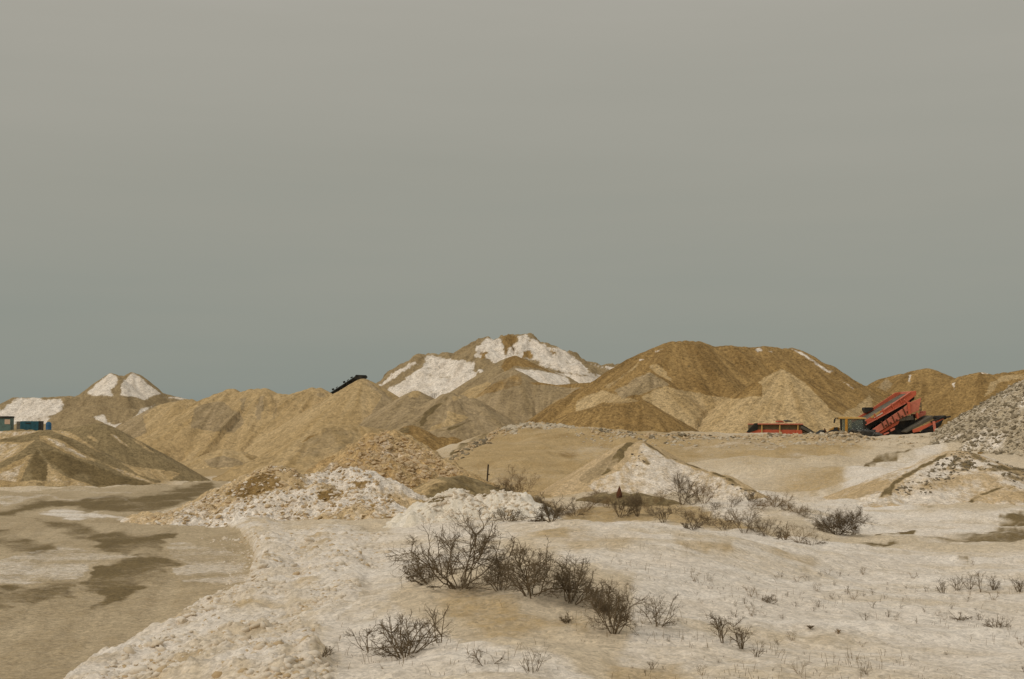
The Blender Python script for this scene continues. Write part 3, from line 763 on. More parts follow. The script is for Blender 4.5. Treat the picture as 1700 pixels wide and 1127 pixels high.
# snow cone in the middle
H_CN = Heap([[(940, 800, 55), (1000, 764, 56), (1026, 745, 56.5), (1045, 734, 57), (1064, 732, 57), (1080, 738, 57), (1106, 758, 56.5), (1160, 777, 55.5), (1202, 788, 54.5), (1256, 819, 53)]], slope=.6, gully=.06, rough=.07, freq=1.2, seed=19, rnd=.25)
build_heap("snow_covered_heap", H_CN, MH_CONE, "snow-covered cone with two dark stony ridges, left of the bank under the red hopper", "heap",
    dict(snow=[(C4((180, 830), (250, 730), (300, 760), (420, 830), (600, 905), (760, 950), (960, 1045), (900, 1100), (0, 1100), (-100, 1000), (0, 945), (100, 905), (140, 860)), .62)],
         dark=[C4((60, 830), (90, 780), (170, 722), (215, 725), (140, 790), (130, 830), (70, 900), (0, 940), (0, 930)), (C4((250, 725), (300, 743), (400, 817), (600, 883), (740, 925), (860, 985), (980, 1045), (900, 1036), (800, 995), (740, 945), (600, 897), (420, 836), (300, 764)), .85), (C4((190, 790), (250, 800), (300, 860), (280, 875), (220, 840)), .7),
               C4((580, 925), (650, 905), (640, 915))],
         grey=[(C4((-160, 960), (0, 830), (100, 770), (90, 860), (0, 935), (-100, 1000)), .6)], stony=[C4((170, 770), (250, 790), (310, 880), (200, 880)), C4((740, 940), (960, 1045), (830, 1030))]), cell=.05, soft=2, warp=4, wl=12)
# snow dune at right with stones
H_DN = Heap([[(1440, 832, 47.5), (1465, 821, 48), (1482, 799, 49), (1519, 780, 50), (1559, 762, 51), (1584, 748, 51.5), (1604, 752, 51.5), (1613, 766, 52), (1667, 774, 54), (1700, 779, 55), (1800, 775, 56), (1900, 780, 56)]], slope=.42, gully=.1, rough=.15, freq=.9, lump=.03, lumpf=2.5, seed=20, rnd=.4)
build_heap("snow_covered_heap", H_DN, MH_CONE, "snowy mound speckled with dark stones, below the stony slope at the right edge", "heap",
    dict(snow=lambda x, y, z, px, py, st, dd: np.clip(.46 + 1.3 * (fbm(x * .5, y * .8, 91, 4) - .47), 0, 1),
         dark=[(C5((350, 865), (395, 806), (440, 763), (560, 697), (700, 627), (760, 592), (740, 625), (560, 722), (450, 785), (420, 860)), .85), (C5((845, 915), (910, 855), (1010, 820), (1070, 800), (1075, 808), (1010, 836), (930, 868), (885, 912)), .8), (C5((740, 695), (790, 640), (830, 610), (900, 660), (885, 700), (780, 715)), .75), (C5((900, 690), (1000, 670), (1100, 680), (1197, 690), (1300, 690), (1300, 720), (1100, 710), (950, 710)), .8), (C5((1090, 740), (1140, 700), (1197, 690), (1300, 700), (1300, 760), (1150, 770)), .55), (C5((880, 590), (980, 640), (960, 660), (900, 640)), .6), C5((1080, 820), (1150, 795), (1140, 805))],
         stony=[(C5((430, 800), (560, 760), (700, 680), (760, 700), (720, 770), (600, 870), (450, 850)), .9), (C5((660, 660), (800, 600), (900, 700), (780, 760)), 1.0), (C5((940, 700), (1000, 680), (1020, 720)), .7), (C5((1080, 740), (1197, 700), (1197, 820), (1150, 800)), .8)]), cell=.05, soft=1.5, warp=4, wl=9)
# striped heap at the left
H_L1 = [ln(86, C1((-900, 640), (-500, 560), (0, 588), (150, 573), (290, 580), (400, 575), (520, 563), (700, 528), (760, 543), (860, 600), (1000, 690), (1200, 800), (1300, 872)), -4), ln(74, C1((-700, 960), (-400, 860), (0, 780), (120, 700), (280, 640), (400, 690), (700, 830), (1000, 930), (1200, 985)), -2), ln(80, C1((-200, 640), (0, 640), (250, 600), (400, 605), (620, 690), (820, 800), (1000, 870)), -2)]
build_heap("sand_heap", Heap(H_L1, slope=.58, gully=.06, rough=.08, freq=.8, seed=21, rnd=.4), MH_STRIPE,
    "olive sand heap with pale stripes of drifted sand at the left edge, beside the road", "heap",
    dict(tan=[C1((-300, 600), (0, 585), (290, 585), (250, 600), (120, 625), (0, 645), (-300, 660)), C1((280, 618), (350, 625), (450, 660), (560, 730), (690, 800), (690, 812), (540, 775), (430, 720), (300, 660)), C1((360, 585), (430, 580), (500, 590), (560, 630), (740, 750), (700, 735), (560, 660), (450, 615)),
              C1((620, 615), (660, 620), (720, 670), (680, 660)), C1((790, 605), (830, 612), (930, 705), (900, 700)), C1((610, 560), (660, 570), (670, 585)), C1((750, 825), (900, 870), (1150, 970), (1100, 965), (900, 905)),
              C1((-300, 690), (0, 665), (180, 670), (260, 650), (140, 740), (0, 820), (-300, 900)), C1((-300, 880), (0, 860), (240, 745), (215, 790), (185, 860), (150, 950), (140, 1000), (-300, 1020)), C1((345, 815), (400, 870), (480, 920), (620, 960), (690, 985), (330, 985), (340, 900)), C1((150, 950), (220, 940), (330, 945), (330, 1000), (150, 1010)),
              C1((860, 810), (960, 840), (1250, 880), (1300, 890), (1200, 960), (1000, 900)), (C1((930, 640), (1000, 650), (1120, 750), (1080, 740)), .7)],
         dark=[C1((190, 870), (230, 790), (260, 720), (340, 820), (345, 900), (320, 940), (210, 935)), C1((210, 955), (330, 955), (320, 980), (240, 985)), (C1((250, 670), (290, 650), (450, 750), (700, 840), (1000, 940), (1180, 985), (700, 985), (500, 920), (350, 810), (300, 740)), .75), (C1((0, 640), (120, 640), (230, 655), (200, 670), (0, 660)), .8), (C1((150, 605), (300, 590), (420, 610), (620, 690), (780, 800), (700, 800), (540, 715), (400, 640), (300, 612)), .6)],
         snow=[(C1((-300, 600), (0, 585), (290, 585), (250, 600), (120, 625), (0, 645)), .5), (C1((345, 820), (400, 875), (480, 925), (620, 962), (690, 985), (330, 985)), .42), (C1((-300, 700), (0, 672), (180, 675), (140, 735), (0, 815), (-300, 880)), .42), (C1((790, 605), (830, 612), (930, 705), (900, 700)), .5), (C1((750, 825), (900, 870), (1150, 970), (1100, 965), (900, 905)), .45), (C1((290, 618), (400, 645), (560, 735), (680, 800), (540, 765), (420, 700)), .5), (C1((-100, 930), (140, 830), (220, 770), (150, 860), (120, 960)), .45), (C1((380, 585), (480, 585), (560, 640), (480, 615)), .5)]), cell=.085, soft=1.6, warp=2.5, wl=12)
# small ones on the far side of the yard
build_heap("sand_heap", Heap([ln(112, C2((120, 720), (200, 690), (290, 665), (400, 680), (480, 705), (600, 762)))], gully=.08, rough=.12, freq=1, seed=22, slope=.5), MH_TANF,
    "very low sand heap with a grey foot, standing alone on the yard behind the road", "heap",
    dict(grey=[C2((150, 740), (280, 710), (400, 740), (430, 780), (200, 790))], brown=[(C2((380, 680), (480, 705), (590, 762), (520, 770), (420, 720)), .5)]))
build_heap("sand_heap", Heap([ln(84, C2((660, 740), (720, 690), (870, 580), (940, 550), (1000, 508), (1180, 508), (1300, 530), (1400, 590)), 4)], gully=.15, rough=.25, freq=.9, seed=23, lump=.08, lumpf=1.2, slope=.5), MH_TANF,
    "bumpy weathered sand heap behind the yellow rubble heap", "heap",
    dict(grey=[(C2((780, 640), (870, 580), (1000, 530), (1200, 540), (1150, 640), (1000, 720), (800, 720)), .5), (C2((1150, 650), (1220, 615), (1240, 630), (1170, 680)), .7)], brown=[C2((770, 640), (860, 580), (940, 555), (850, 600))]))

# rubble: clods -------------------------------------------------------------
_t = (1 + 5 ** .5) / 2
ICO_V = np.array([(-1, _t, 0), (1, _t, 0), (-1, -_t, 0), (1, -_t, 0), (0, -1, _t), (0, 1, _t), (0, -1, -_t), (0, 1, -_t), (_t, 0, -1), (_t, 0, 1), (-_t, 0, -1), (-_t, 0, 1)], float)
ICO_V /= np.linalg.norm(ICO_V[0])
ICO_F = np.array([(0, 11, 5), (0, 5, 1), (0, 1, 7), (0, 7, 10), (0, 10, 11), (1, 5, 9), (5, 11, 4), (11, 10, 2), (10, 7, 6), (7, 1, 8), (3, 9, 4), (3, 4, 2), (3, 2, 6), (3, 6, 8), (3, 8, 9), (4, 9, 5), (2, 4, 11), (6, 2, 10), (8, 6, 7), (9, 8, 1)])
def ico_sub(V, Fc):
    V = list(map(tuple, V)); mid = {}; out = []
    def m(a, b):
        k = (min(a, b), max(a, b))
        if k not in mid:
            p = (np.array(V[a]) + np.array(V[b])) / 2; p /= np.linalg.norm(p)
            V.append(tuple(p)); mid[k] = len(V) - 1
        return mid[k]
    for a, b, c in Fc:
        ab, bc, ca = m(a, b), m(b, c), m(c, a)
        out += [(a, ab, ca), (b, bc, ab), (c, ca, bc), (ab, bc, ca)]
    return np.array(V), np.array(out)
ICO2_V, ICO2_F = ico_sub(ICO_V, ICO_F)
def clods(P, size, flat=.7, rough=.28, hi=False):
    """many broken lumps at points P (n,3) with radii size (n,) as one vertex/face pair"""
    V0, F0 = (ICO2_V, ICO2_F) if hi else (ICO_V, ICO_F)
    n = len(P); k = len(V0)
    sc = np.stack([rng.uniform(.7, 1.3, n), rng.uniform(.7, 1.3, n), rng.uniform(.55, 1.1, n) * flat / .7 * .8], 1) * size[:, None]
    an = rng.uniform(0, 6.283, n)
    V = V0[None] * (1 + rough * (rng.random((n, k, 1)) - .5) * 2)
    V = V * sc[:, None]
    c, s = np.cos(an)[:, None], np.sin(an)[:, None]
    x = V[..., 0] * c - V[..., 1] * s; y = V[..., 0] * s + V[..., 1] * c
    tl = rng.uniform(-.5, .5, n)[:, None]
    z = V[..., 2] + x * tl
    V = np.stack([x, y, z], -1) + P[:, None]
    Fc = F0[None] + (np.arange(n) * k)[:, None, None]
    return V.reshape(-1, 3), Fc.reshape(-1, 3)
def sizes(n, lo, hi, p=2.2): return lo + (hi - lo) * rng.random(n) ** p
def heap_points(H, n, poly, zmin=None, ylo=None):
    """random points on a heap's visible flank inside a photograph outline"""
    C = H.C; out = []
    got = 0
    while got < n:
        m = n * 4
        x = rng.uniform(C[:, 0].min() - 8, C[:, 0].max() + 8, m); y = rng.uniform(C[:, 1].min() - 9, C[:, 1].max() + .6, m)
        z, st, dd = H.field(x, y)
        g = base_z(x, y)
        px, py = project(x, y, z)
        ok = (z > g - .1) & (polydist(px, py, poly) > 0)
        if ok.sum() == 0: break
        p = np.stack([x, y, z], 1)[ok]; out.append(p); got += len(p)
    return np.concatenate(out)[:n]
def part_clods(parent, name, P, sz, mat, **k):
    v, f = clods(P, sz, **k)
    o = link(name, np_mesh(name, v - np.array(parent.location), f, False), mat, parent)
    o["kind"] = "stuff"
    return o

# yellow rubble heap, dirty snow pile, white snow pile
H_Y = Heap([[(530, 785, 57), (573, 759, 57.5), (600, 738, 58), (624, 723, 58), (646, 718, 58), (662, 725, 58), (700, 744, 57), (730, 763, 56), (746, 771, 55.5), (768, 786, 54.5)], ln(54, [(660, 770), (700, 775)])], slope=.68, gully=.12, rough=.2, freq=1.1, lump=.22, lumpf=1.5, seed=24, jag=.25)
o = build_heap("rubble_heap", H_Y, MH_RUB, "yellow rubble heap of broken sandy lumps, tallest heap beside the road", "heap",
    dict(snow=lambda x, y, z, px, py, st, dd: np.clip(1.6 * (fbm(x * .8, y * .8, 92, 4) - .47), 0, .6), dark=lambda x, y, z, px, py, st, dd: np.clip(2.2 * (fbm(x * 1.3, y * 1.3, 93, 4) - .58), 0, .7)), cell=.05)
P = heap_points(H_Y, 1500, [(530, 790), (600, 735), (646, 715), (700, 742), (770, 785), (760, 830), (700, 850), (600, 820), (530, 800)])
part_clods(o, "clods", P, sizes(len(P), .03, .16, 2.6), M_CLODB)
H_S = Heap([[(300, 850, 43.5), (322, 841, 44), (370, 817, 45), (418, 790, 46), (454, 777, 46), (480, 795, 45.5), (500, 795, 46), (540, 782, 47), (583, 777, 47), (622, 793, 46)],
            [(400, 850, 42), (430, 828, 42), (472, 814, 42.5), (535, 808, 42.5), (580, 811, 42), (625, 832, 41), (670, 852, 40.5)], [(250, 853, 43), (300, 852, 42)]], slope=.55, gully=.1, rough=.16, freq=1.3, lump=.15, lumpf=2.2, seed=25, jag=.2)
o = build_heap("snow_pile", H_S, MH_SNOWR, "pile of dirty ploughed snow and sand lumps at the roadside", "snow pile",
    dict(snow=lambda x, y, z, px, py, st, dd: np.clip(.68 + 2.4 * (fbm(x * .55, y * .9, 94, 4) - .5), 0, 1),
         brown=[(C7((400, 330), (560, 240), (680, 200), (760, 290), (620, 330), (560, 370), (440, 350)), .75), (C7((930, 320), (1060, 310), (1060, 350), (960, 380), (920, 360)), .85), (C7((1120, 270), (1200, 250), (1200, 300), (1140, 310)), .8), (C7((1210, 395), (1240, 390), (1240, 430), (1215, 425)), .9)]), cell=.04, warp=6, wl=10)
P = heap_points(H_S, 3200, [(240, 860), (300, 845), (418, 785), (454, 772), (583, 772), (640, 800), (690, 860), (660, 885), (500, 885), (380, 875), (260, 870)])
part_clods(o, "snow_clods", P[:1100], sizes(1100, .02, .11, 2.6), M_CLOD)
part_clods(o, "earth_clods", P[1100:2600], sizes(1500, .02, .10, 2.6), M_CLODB)
part_clods(o, "dark_clods", P[2600:], sizes(len(P) - 2600, .02, .08, 2.6), M_CLODD)
H_W = Heap([[(680, 850, 38), (692, 846, 38), (739, 815, 39), (762, 812, 39), (793, 826, 39), (825, 817, 39), (857, 816, 39), (880, 832, 38.5), (892, 850, 38)]], slope=.75, gully=.08, rough=.1, freq=1.6, lump=.22, lumpf=2.1, seed=26, rnd=.2, jag=.3)
M_WSN = earth("clean_snow", ((.82, .75, .64), (.74, .66, .53)), .04, grain=.16, bump=.7)
o = build_heap("snow_pile", H_W, M_WSN, "whitest snow pile, in front of the dark brushy mound and behind the bushes", "snow pile",
    dict(dark=[C8((430, 255), (470, 250), (460, 270)), (C8((560, 280), (600, 270), (590, 300)), .5), C8((180, 270), (280, 262), (240, 290), (160, 300))], grey=[(C8((540, 250), (610, 240), (620, 280), (560, 290)), .5)]), cell=.035)
P = heap_points(H_W, 500, [(690, 850), (739, 812), (857, 814), (892, 850), (890, 870), (700, 875)])
part_clods(o, "snow_clods", P, sizes(len(P), .02, .09), M_CLOD)
# dark brushy mounds behind
H_B1 = Heap([[(690, 838, 46), (717, 806, 47), (739, 792, 47.5), (765, 789, 48), (793, 802, 48), (828, 812, 47), (870, 826, 46), (900, 842, 44)]], slope=.5, gully=.08, rough=.12, freq=1.4, lump=.06, lumpf=2, seed=27)
build_heap("earth_mound", H_B1, MH_STRIPE, "dark brushy earth mound behind the whitest snow pile", "mound",
    dict(dark=[(C8((180, 200), (330, 150), (420, 190), (560, 220), (700, 260), (740, 310), (560, 240), (300, 240), (200, 270), (120, 330), (80, 330)), .7)], tan=[C8((60, 240), (160, 190), (200, 170), (260, 190), (200, 230), (140, 290), (40, 320))]), cell=.05)
H_B2 = Heap([[(958, 832, 47), (975, 825, 47.5), (1000, 818, 48), (1030, 816, 48), (1060, 818, 48), (1110, 829, 47)]], slope=.5, gully=.05, rough=.08, freq=1.4, seed=28)
build_heap("earth_mound", H_B2, MH_STRIPE, "low dark mound overgrown with twigs, under the small rusty pointed marker", "mound",
    dict(dark=lambda x, y, z, px, py, st, dd: np.full(x.shape, .6)), cell=.05)

# clods of the plough ridge along the road (uncountable), with the biggest lumps as single things
def berm_points(n, poly=BERM, mul=1.0):
    out = []; got = 0
    P0 = np.asarray(poly)
    while got < n:
        m = n * 3
        px = rng.uniform(P0[:, 0].min(), P0[:, 0].max(), m); py = rng.uniform(P0[:, 1].min(), P0[:, 1].max(), m)
        ok = polydist(px, py, poly) > rng.uniform(-3, 6, m)
        px, py = px[ok], py[ok]
        Yp = (CAMH - .3) * F / np.maximum(py - HORIZON, 20)
        x = (px - CX) * Yp / F
        out.append(np.stack([x, Yp], 1)); got += len(px)
    q = np.concatenate(out)[:n]
    return np.concatenate([q, ground_z(q[:, 0], q[:, 1])[:, None]], 1)
P = berm_points(14000)
P = P[fbm(P[:, 0] * 1.4, P[:, 1] * 1.4, 44, 3) > .5 + .08 * rng.normal(0, 1, len(P))][:5600]
sz = sizes(len(P), .008, .085, 4.5) * np.clip(P[:, 1] / 20, .8, 1.4)
P[:, 2] -= sz * .25
v, f = clods(P[:4300], sz[:4300], rough=.2)
o = link("snow_rubble", np_mesh("snow_rubble", v, f, True), M_CLOD); o["kind"] = "stuff"
tag(o, "loose broken snow clods covering the plough ridge along the road", "snow")
v, f = clods(P[4300:], sz[4300:] * .9, rough=.2)
o = link("sand_rubble", np_mesh("sand_rubble", v, f, True), M_CLODB); o["kind"] = "stuff"
tag(o, "sandy lumps lying among the snow clods of the plough ridge", "rubble")
edge_poly = [(90, 1160), (180, 1092), (270, 1047), (330, 1012), (400, 980), (424, 950), (416, 915), (450, 915), (455, 960), (420, 1005), (330, 1060), (260, 1120), (200, 1160)]
P = berm_points(70, edge_poly)
for i, p in enumerate(P):
    s = float(.025 + .06 * rng.random() ** 2)
    v, f = clods(np.zeros((1, 3)), np.array([s]), flat=.6, rough=.3, hi=True)
    o = link("snow_lump", np_mesh("snow_lump", v, f, True), M_CLOD)
    o.location = (p[0], p[1], p[2] + s * .25)
    tag(o, "rounded snow lump on the edge of the plough ridge beside the road", "snow lump", "snow lumps along the road edge")
# scattered crumbs on the road near the ridge
q = berm_points(500, [(250, 1060), (330, 1000), (380, 940), (370, 890), (330, 870), (425, 870), (425, 960), (330, 1020), (200, 1090)])
v, f = clods(q, sizes(500, .008, .04, 3))
o = link("crumbs", np_mesh("crumbs", v, f, False), M_CLOD); o["kind"] = "stuff"
tag(o, "snow crumbs strewn over the road edge", "snow")
# loose stones along the crest of the bank
def crest_points(n, pts, spread_y=(-4.0, .5)):
    pts = np.asarray(pts, float)
    t = rng.uniform(0, len(pts) - 1, n); i = np.minimum(t.astype(int), len(pts) - 2); fr = (t - i)[:, None]
    p = pts[i] * (1 - fr) + pts[i + 1] * fr
    Yp = p[:, 2] + rng.uniform(*spread_y, n) * rng.random(n)
    x = (p[:, 0] + rng.normal(0, 3, n) - CX) * Yp / F
    return np.stack([x, Yp, ground_z(x, Yp)], 1)
BC = [(748, 760, 74), (790, 736, 80), (840, 714, 86), (930, 706, 88), (1060, 723, 80), (1150, 724, 80), (1240, 725, 80), (1320, 726, 79), (1400, 727, 78), (1500, 727, 78), (1590, 722, 78)]
P = crest_points(2600, BC)
sz = sizes(2600, .035, .19, 2.8)
for nm, sl, mt, lb in (("stones", slice(0, 900), M_STONE, "dark loose stones along the crest of the sandy bank"), ("rubble", slice(900, 2600), M_CLODB, "sandy lumps along the crest of the bank below the machines")):
    v, f = clods(P[sl], sz[sl]); o = link(nm, np_mesh(nm, v, f, False), mt); o["kind"] = "stuff"; tag(o, lb, "stones")
P = crest_points(1800, BC[3:], (-9, .5))
v, f = clods(P, sizes(1800, .03, .16, 2.6)); o = link("rubble", np_mesh("rubble", v, f, False), M_CLODB2); o["kind"] = "stuff"
tag(o, "pale stones scattered down the front of the sandy bank", "stones")
P = crest_points(700, [(835, 712, 86), (890, 706, 87.5), (950, 700, 88)], (-5, 2))
v, f = clods(P, sizes(700, .05, .26, 2.4)); o = link("rubble", np_mesh("rubble", v, f, False), M_CLODB2); o["kind"] = "stuff"
tag(o, "pale broken lumps heaped on the bank at the foot of the grey slope", "rubble")
# stones on the stony heap
P = heap_points(H_ST, 6400, [(1530, 730), (1700, 620), (1850, 540), (1850, 800), (1700, 780), (1620, 770), (1560, 745)])
part_clods(o_st, "stones", P[:3400], sizes(3400, .025, .15, 2.6), M_STONE)
part_clods(o_st, "pale_stones", P[3400:], sizes(len(P) - 3400, .03, .13, 2.4), M_CLODB2)
P = np.concatenate([heap_points(H_DN, 260, C5((430, 820), (560, 740), (700, 660), (800, 590), (900, 680), (780, 760), (600, 870), (450, 860))), heap_points(H_DN, 260, C5((720, 700), (800, 600), (880, 590), (920, 690), (800, 720))), heap_points(H_DN, 420, C5((880, 600), (1000, 650), (1100, 670), (1197, 660), (1300, 660), (1300, 800), (1120, 770), (1000, 720), (900, 690)))])
v, f = clods(P, sizes(len(P), .015, .09, 2.2)); o = link("stones", np_mesh("stones", v, f, False), M_STONE); o["kind"] = "stuff"
tag(o, "dark stones strewn over the snowy mound at the right", "stones")

# ------------------------------------------------------------------ bushes and weeds
class Tubes:
    def __init__(self): self.v = []; self.f = []; self.n = 0
    def add(self, pts, rads, k=4):
        pts = np.asarray(pts); m = len(pts)
        d = np.gradient(pts, axis=0); d /= np.linalg.norm(d, axis=1)[:, None] + 1e-9
        ref = np.array([.31, .22, .92]) if abs(d[0, 2]) < .8 else np.array([1., .1, 0])
        a = np.cross(d, ref); a /= np.linalg.norm(a, axis=1)[:, None] + 1e-9
        b = np.cross(d, a)
        ang = np.arange(k) * 2 * math.pi / k
        ring = pts[:, None] + (a[:, None] * np.cos(ang)[None, :, None] + b[:, None] * np.sin(ang)[None, :, None]) * np.asarray(rads)[:, None, None]
        self.v.append(ring.reshape(-1, 3))
        i = np.arange(m - 1)[:, None] * k + np.arange(k)[None]
        j = np.arange(m - 1)[:, None] * k + (np.arange(k)[None] + 1) % k
        self.f.append(np.stack([i, j, j + k, i + k], -1).reshape(-1, 4) + self.n)
        self.n += m * k
    def mesh(self, name): return np_mesh(name, np.concatenate(self.v), np.concatenate(self.f), True)

def grow(p, d, L, r, level, big, small, R_, sp):
    """one crooked branch and its side branches"""
    n = max(3, int(5 * (L / sp['seg']) ** .5))
    pts = [p]; dirs = [d]
    for i in range(n):
        d = d + R_.normal(0, sp['crook'], 3) + np.array([0, 0, sp['up'] * (1 if level < 2 else .5)])
        d = d / np.linalg.norm(d)
        pts.append(pts[-1] + d * L / n); dirs.append(d)
    pts = np.array(pts)
    if pts[-1][2] < .01: pts[:, 2] = np.maximum(pts[:, 2], .01 + .01 * np.arange(len(pts)))
    rr = r * np.linspace(1, .45, len(pts))
    (big if level < 2 else small).add(pts, rr, 5 if level == 0 else 4 if level == 1 else 3)
    if level >= sp['levels']: return
    nb = R_.poisson(sp['nb'][level] * 1.25) + 1
    for b in range(nb):
        t = R_.uniform(.22, 1.0); i = min(int(t * n), n - 1)
        q = pts[i] + (pts[i + 1] - pts[i]) * (t * n - i)
        a = dirs[i + 1]
        s = R_.normal(0, 1, 3); s -= a * (s @ a); s /= np.linalg.norm(s) + 1e-9
        an = R_.uniform(.45, 1.15)
        nd_ = a * math.cos(an) + s * math.sin(an)
        grow(q, nd_, L * R_.uniform(.34, .66) * (1.1 - .45 * t), r * R_.uniform(.45, .62), level + 1, big, small, R_, sp)

def bush_meshes(h, w, seed, stems=7, levels=3, nb=(6, 5, 3), lean=0, crook=.22, up=.025, r=.011, spread=1.0, fill=1.0):
    R_ = np.random.default_rng(seed)
    big, small = Tubes(), Tubes()
    sp = dict(seg=.35, crook=crook, up=up, levels=levels, nb=nb)
    small.add([(0, 0, 0), (0, 0, .02), (0, 0, .04)], [.004, .004, .004], 3)
    for i in range(stems):
        a = 2 * math.pi * (i + R_.uniform(-.3, .3)) / stems
        tl = R_.uniform(.25, 1.25) * spread
        d = np.array([math.cos(a) * tl * w / h * .8 + lean, math.sin(a) * tl * .8 * w / h, 1.0]); d /= np.linalg.norm(d)
        L = math.hypot(h * (1.15 - .3 * tl), w * .5 * tl) * R_.uniform(.6, 1.0) * .88
        base = np.array([math.cos(a), math.sin(a), 0]) * R_.uniform(0, .07) * w - np.array([0, 0, .04])
        grow(base, d, L, r * .78 * R_.uniform(.7, 1.2), 0, big, small, R_, sp)
    return big, small

def bush(name, px, py, hpx, wpx, label, cat="bush", mat=None, seed=1, group=None, base=None, **k):
    p = base if base is not None else hit(px, py)
    m = p[1] / F
    big, small = bush_meshes(hpx * m, wpx * m, seed, **k)
    if hpx < 62 or len(small.v) < 14:             # small in the picture: one mesh
        for q in small.f: big.f.append(q + big.n)
        big.v += small.v
        o = link(name, big.mesh(name), mat or M_BARK)
        o.location = tuple(p)
        return tag(o, label, cat, group)
    e = empty(name, tuple(p), 0, label, cat, group)
    link("branches", big.mesh("branches"), mat or M_BARK, e)
    link("twigs", small.mesh("twigs"), mat or M_BARK, e)
    return e

# the thicket in the foreground
bush("bush", 762, 976, 128, 190, "largest bare bush, with a forked trunk, at the left end of the foreground thicket", seed=31, stems=11, nb=(6, 5, 3), r=.0115, lean=-.05)
bush("bush", 712, 968, 48, 150, "low sprawling bush spreading left from the foot of the largest bush", seed=32, stems=12, nb=(6, 5, 3), lean=-.9, up=.0, r=.008)
bush("bush", 882, 990, 96, 140, "bare rounded bush in the middle of the foreground thicket, right of the largest bush", seed=33, stems=12, nb=(6, 5, 3), r=.009)
bush("bush", 830, 980, 70, 90, "thin tangled bush filling the gap between the largest bush and the rounded one", seed=43, stems=10, nb=(6, 5, 3), r=.008)
bush("bush", 948, 1000, 90, 90, "upright bare bush on the right half of the foreground thicket", seed=34, stems=10, nb=(6, 5, 3), r=.009)
bush("bush", 1018, 1052, 92, 85, "dark bush at the lower right end of the foreground thicket", seed=35, stems=10, nb=(6, 5, 3), r=.009)
bush("bush", 1000, 1020, 55, 70, "small dense bush squeezed between the two right-hand bushes of the thicket", seed=44, stems=9, nb=(6, 5, 3), r=.008)
bush("bush", 672, 1090, 85, 130, "many-stemmed bush standing apart, in front and left of the thicket", seed=36, stems=13, nb=(5, 4, 2), levels=3, crook=.12, r=.009)
bush("bush", 612, 1082, 62, 70, "thin straggly bush at the left side of the separate front bush", seed=37, stems=4, nb=(4, 3, 2), crook=.14, r=.007)
bush("sapling", 729, 1069, 68, 45, "slender upright sapling right of the separate front bush", "sapling", seed=38, stems=2, nb=(4, 2, 1), crook=.09, r=.007, spread=.4)
bush("bush", 530, 1092, 22, 90, "flat trailing twigs on the snow clods, left of the front bushes", seed=39, stems=5, nb=(4, 3, 1), up=-.01, lean=-.3, r=.007)
bush("weed", 940, 1035, 28, 22, "small dark weed tuft on bare sand below the upright bush", "weed", seed=40, stems=7, nb=(3, 2, 1), r=.006)
bush("weed", 805, 1103, 52, 80, "sparse forked twigs poking from the snow at the bottom centre", "weed", seed=41, stems=4, nb=(3, 2, 1), r=.005, crook=.1)
bush("weed", 885, 1118, 60, 70, "thin grassy twigs at the bottom edge, right of the sparse forked ones", "weed", seed=42, stems=5, nb=(3, 2, 1), r=.004, crook=.1)
bush("bush", 1092, 1040, 72, 75, "thin wispy bush right of the thicket's dark end", seed=45, stems=7, nb=(5, 3, 2), r=.006, crook=.1)
bush("weed", 1200, 1068, 62, 45, "leaning stiff stalks on the snow, left one of the pair right of the thicket", "weed", seed=46, stems=5, nb=(5, 3, 1), r=.007, crook=.1, lean=-.15, spread=.6)
bush("weed", 1232, 1078, 56, 32, "short upright stalks on the snow, right one of the pair right of the thicket", "weed", seed=47, stems=4, nb=(5, 3, 1), r=.007, crook=.08, spread=.5)
bush("weed", 1255, 1092, 40, 26, "small spindly stalk just right of the pair of stiff stalks", "weed", seed=48, stems=3, nb=(4, 2, 1), r=.005, crook=.1)
bush("weed", 1274, 1000, 22, 38, "small dark twig cluster alone on the middle of the snow field", "weed", seed=49, stems=8, nb=(4, 2, 1), r=.007)
# row of shoots at the right
for i, (px, py, h, lb) in enumerate(((1565, 984, 28, "leftmost leaning tuft of the spiky row at the right edge"), (1590, 980, 30, "second tuft from the left of the spiky row at the right edge"), (1610, 978, 32, "dense middle tuft of the spiky row, left of its tallest stalk"),
                                     (1628, 983, 54, "tallest straight stalk of the spiky row at the right edge"), (1648, 980, 30, "forked tuft right of the tallest stalk in the spiky row"), (1692, 982, 34, "tuft touching the right edge, last of the spiky row"))):
    bush("weed", px, py, h, 26 if i != 3 else 18, lb, "weed", seed=60 + i, stems=7 if i != 3 else 3, nb=(4, 2, 1), r=.006, crook=.07, lean=-.12 if i != 4 else .2, spread=.8 if i != 3 else .3, group="spiky shoots in a row at the right")
bush("weed", 1592, 1030, 20, 46, "leaning tuft on a snow ridge below the spiky row", "weed", seed=70, stems=8, nb=(4, 2, 1), r=.006, lean=-.5, up=0)
bush("weed", 1655, 1042, 26, 60, "wide leaning twigs near the right edge, lowest below the spiky row", "weed", seed=71, stems=8, nb=(4, 2, 1), r=.006, lean=-.5, up=0)
bush("weed", 1345, 1047, 8, 18, "dark tuft of dry grass, left one of two on the right-hand snow", "weed", seed=72, stems=14, nb=(1, 1, 1), levels=1, r=.006)
bush("weed", 1392, 1052, 14, 12, "pale tuft of dry grass, right one of two on the right-hand snow", "weed", M_BARKL, seed=73, stems=12, nb=(1, 1, 1), levels=1, r=.005)
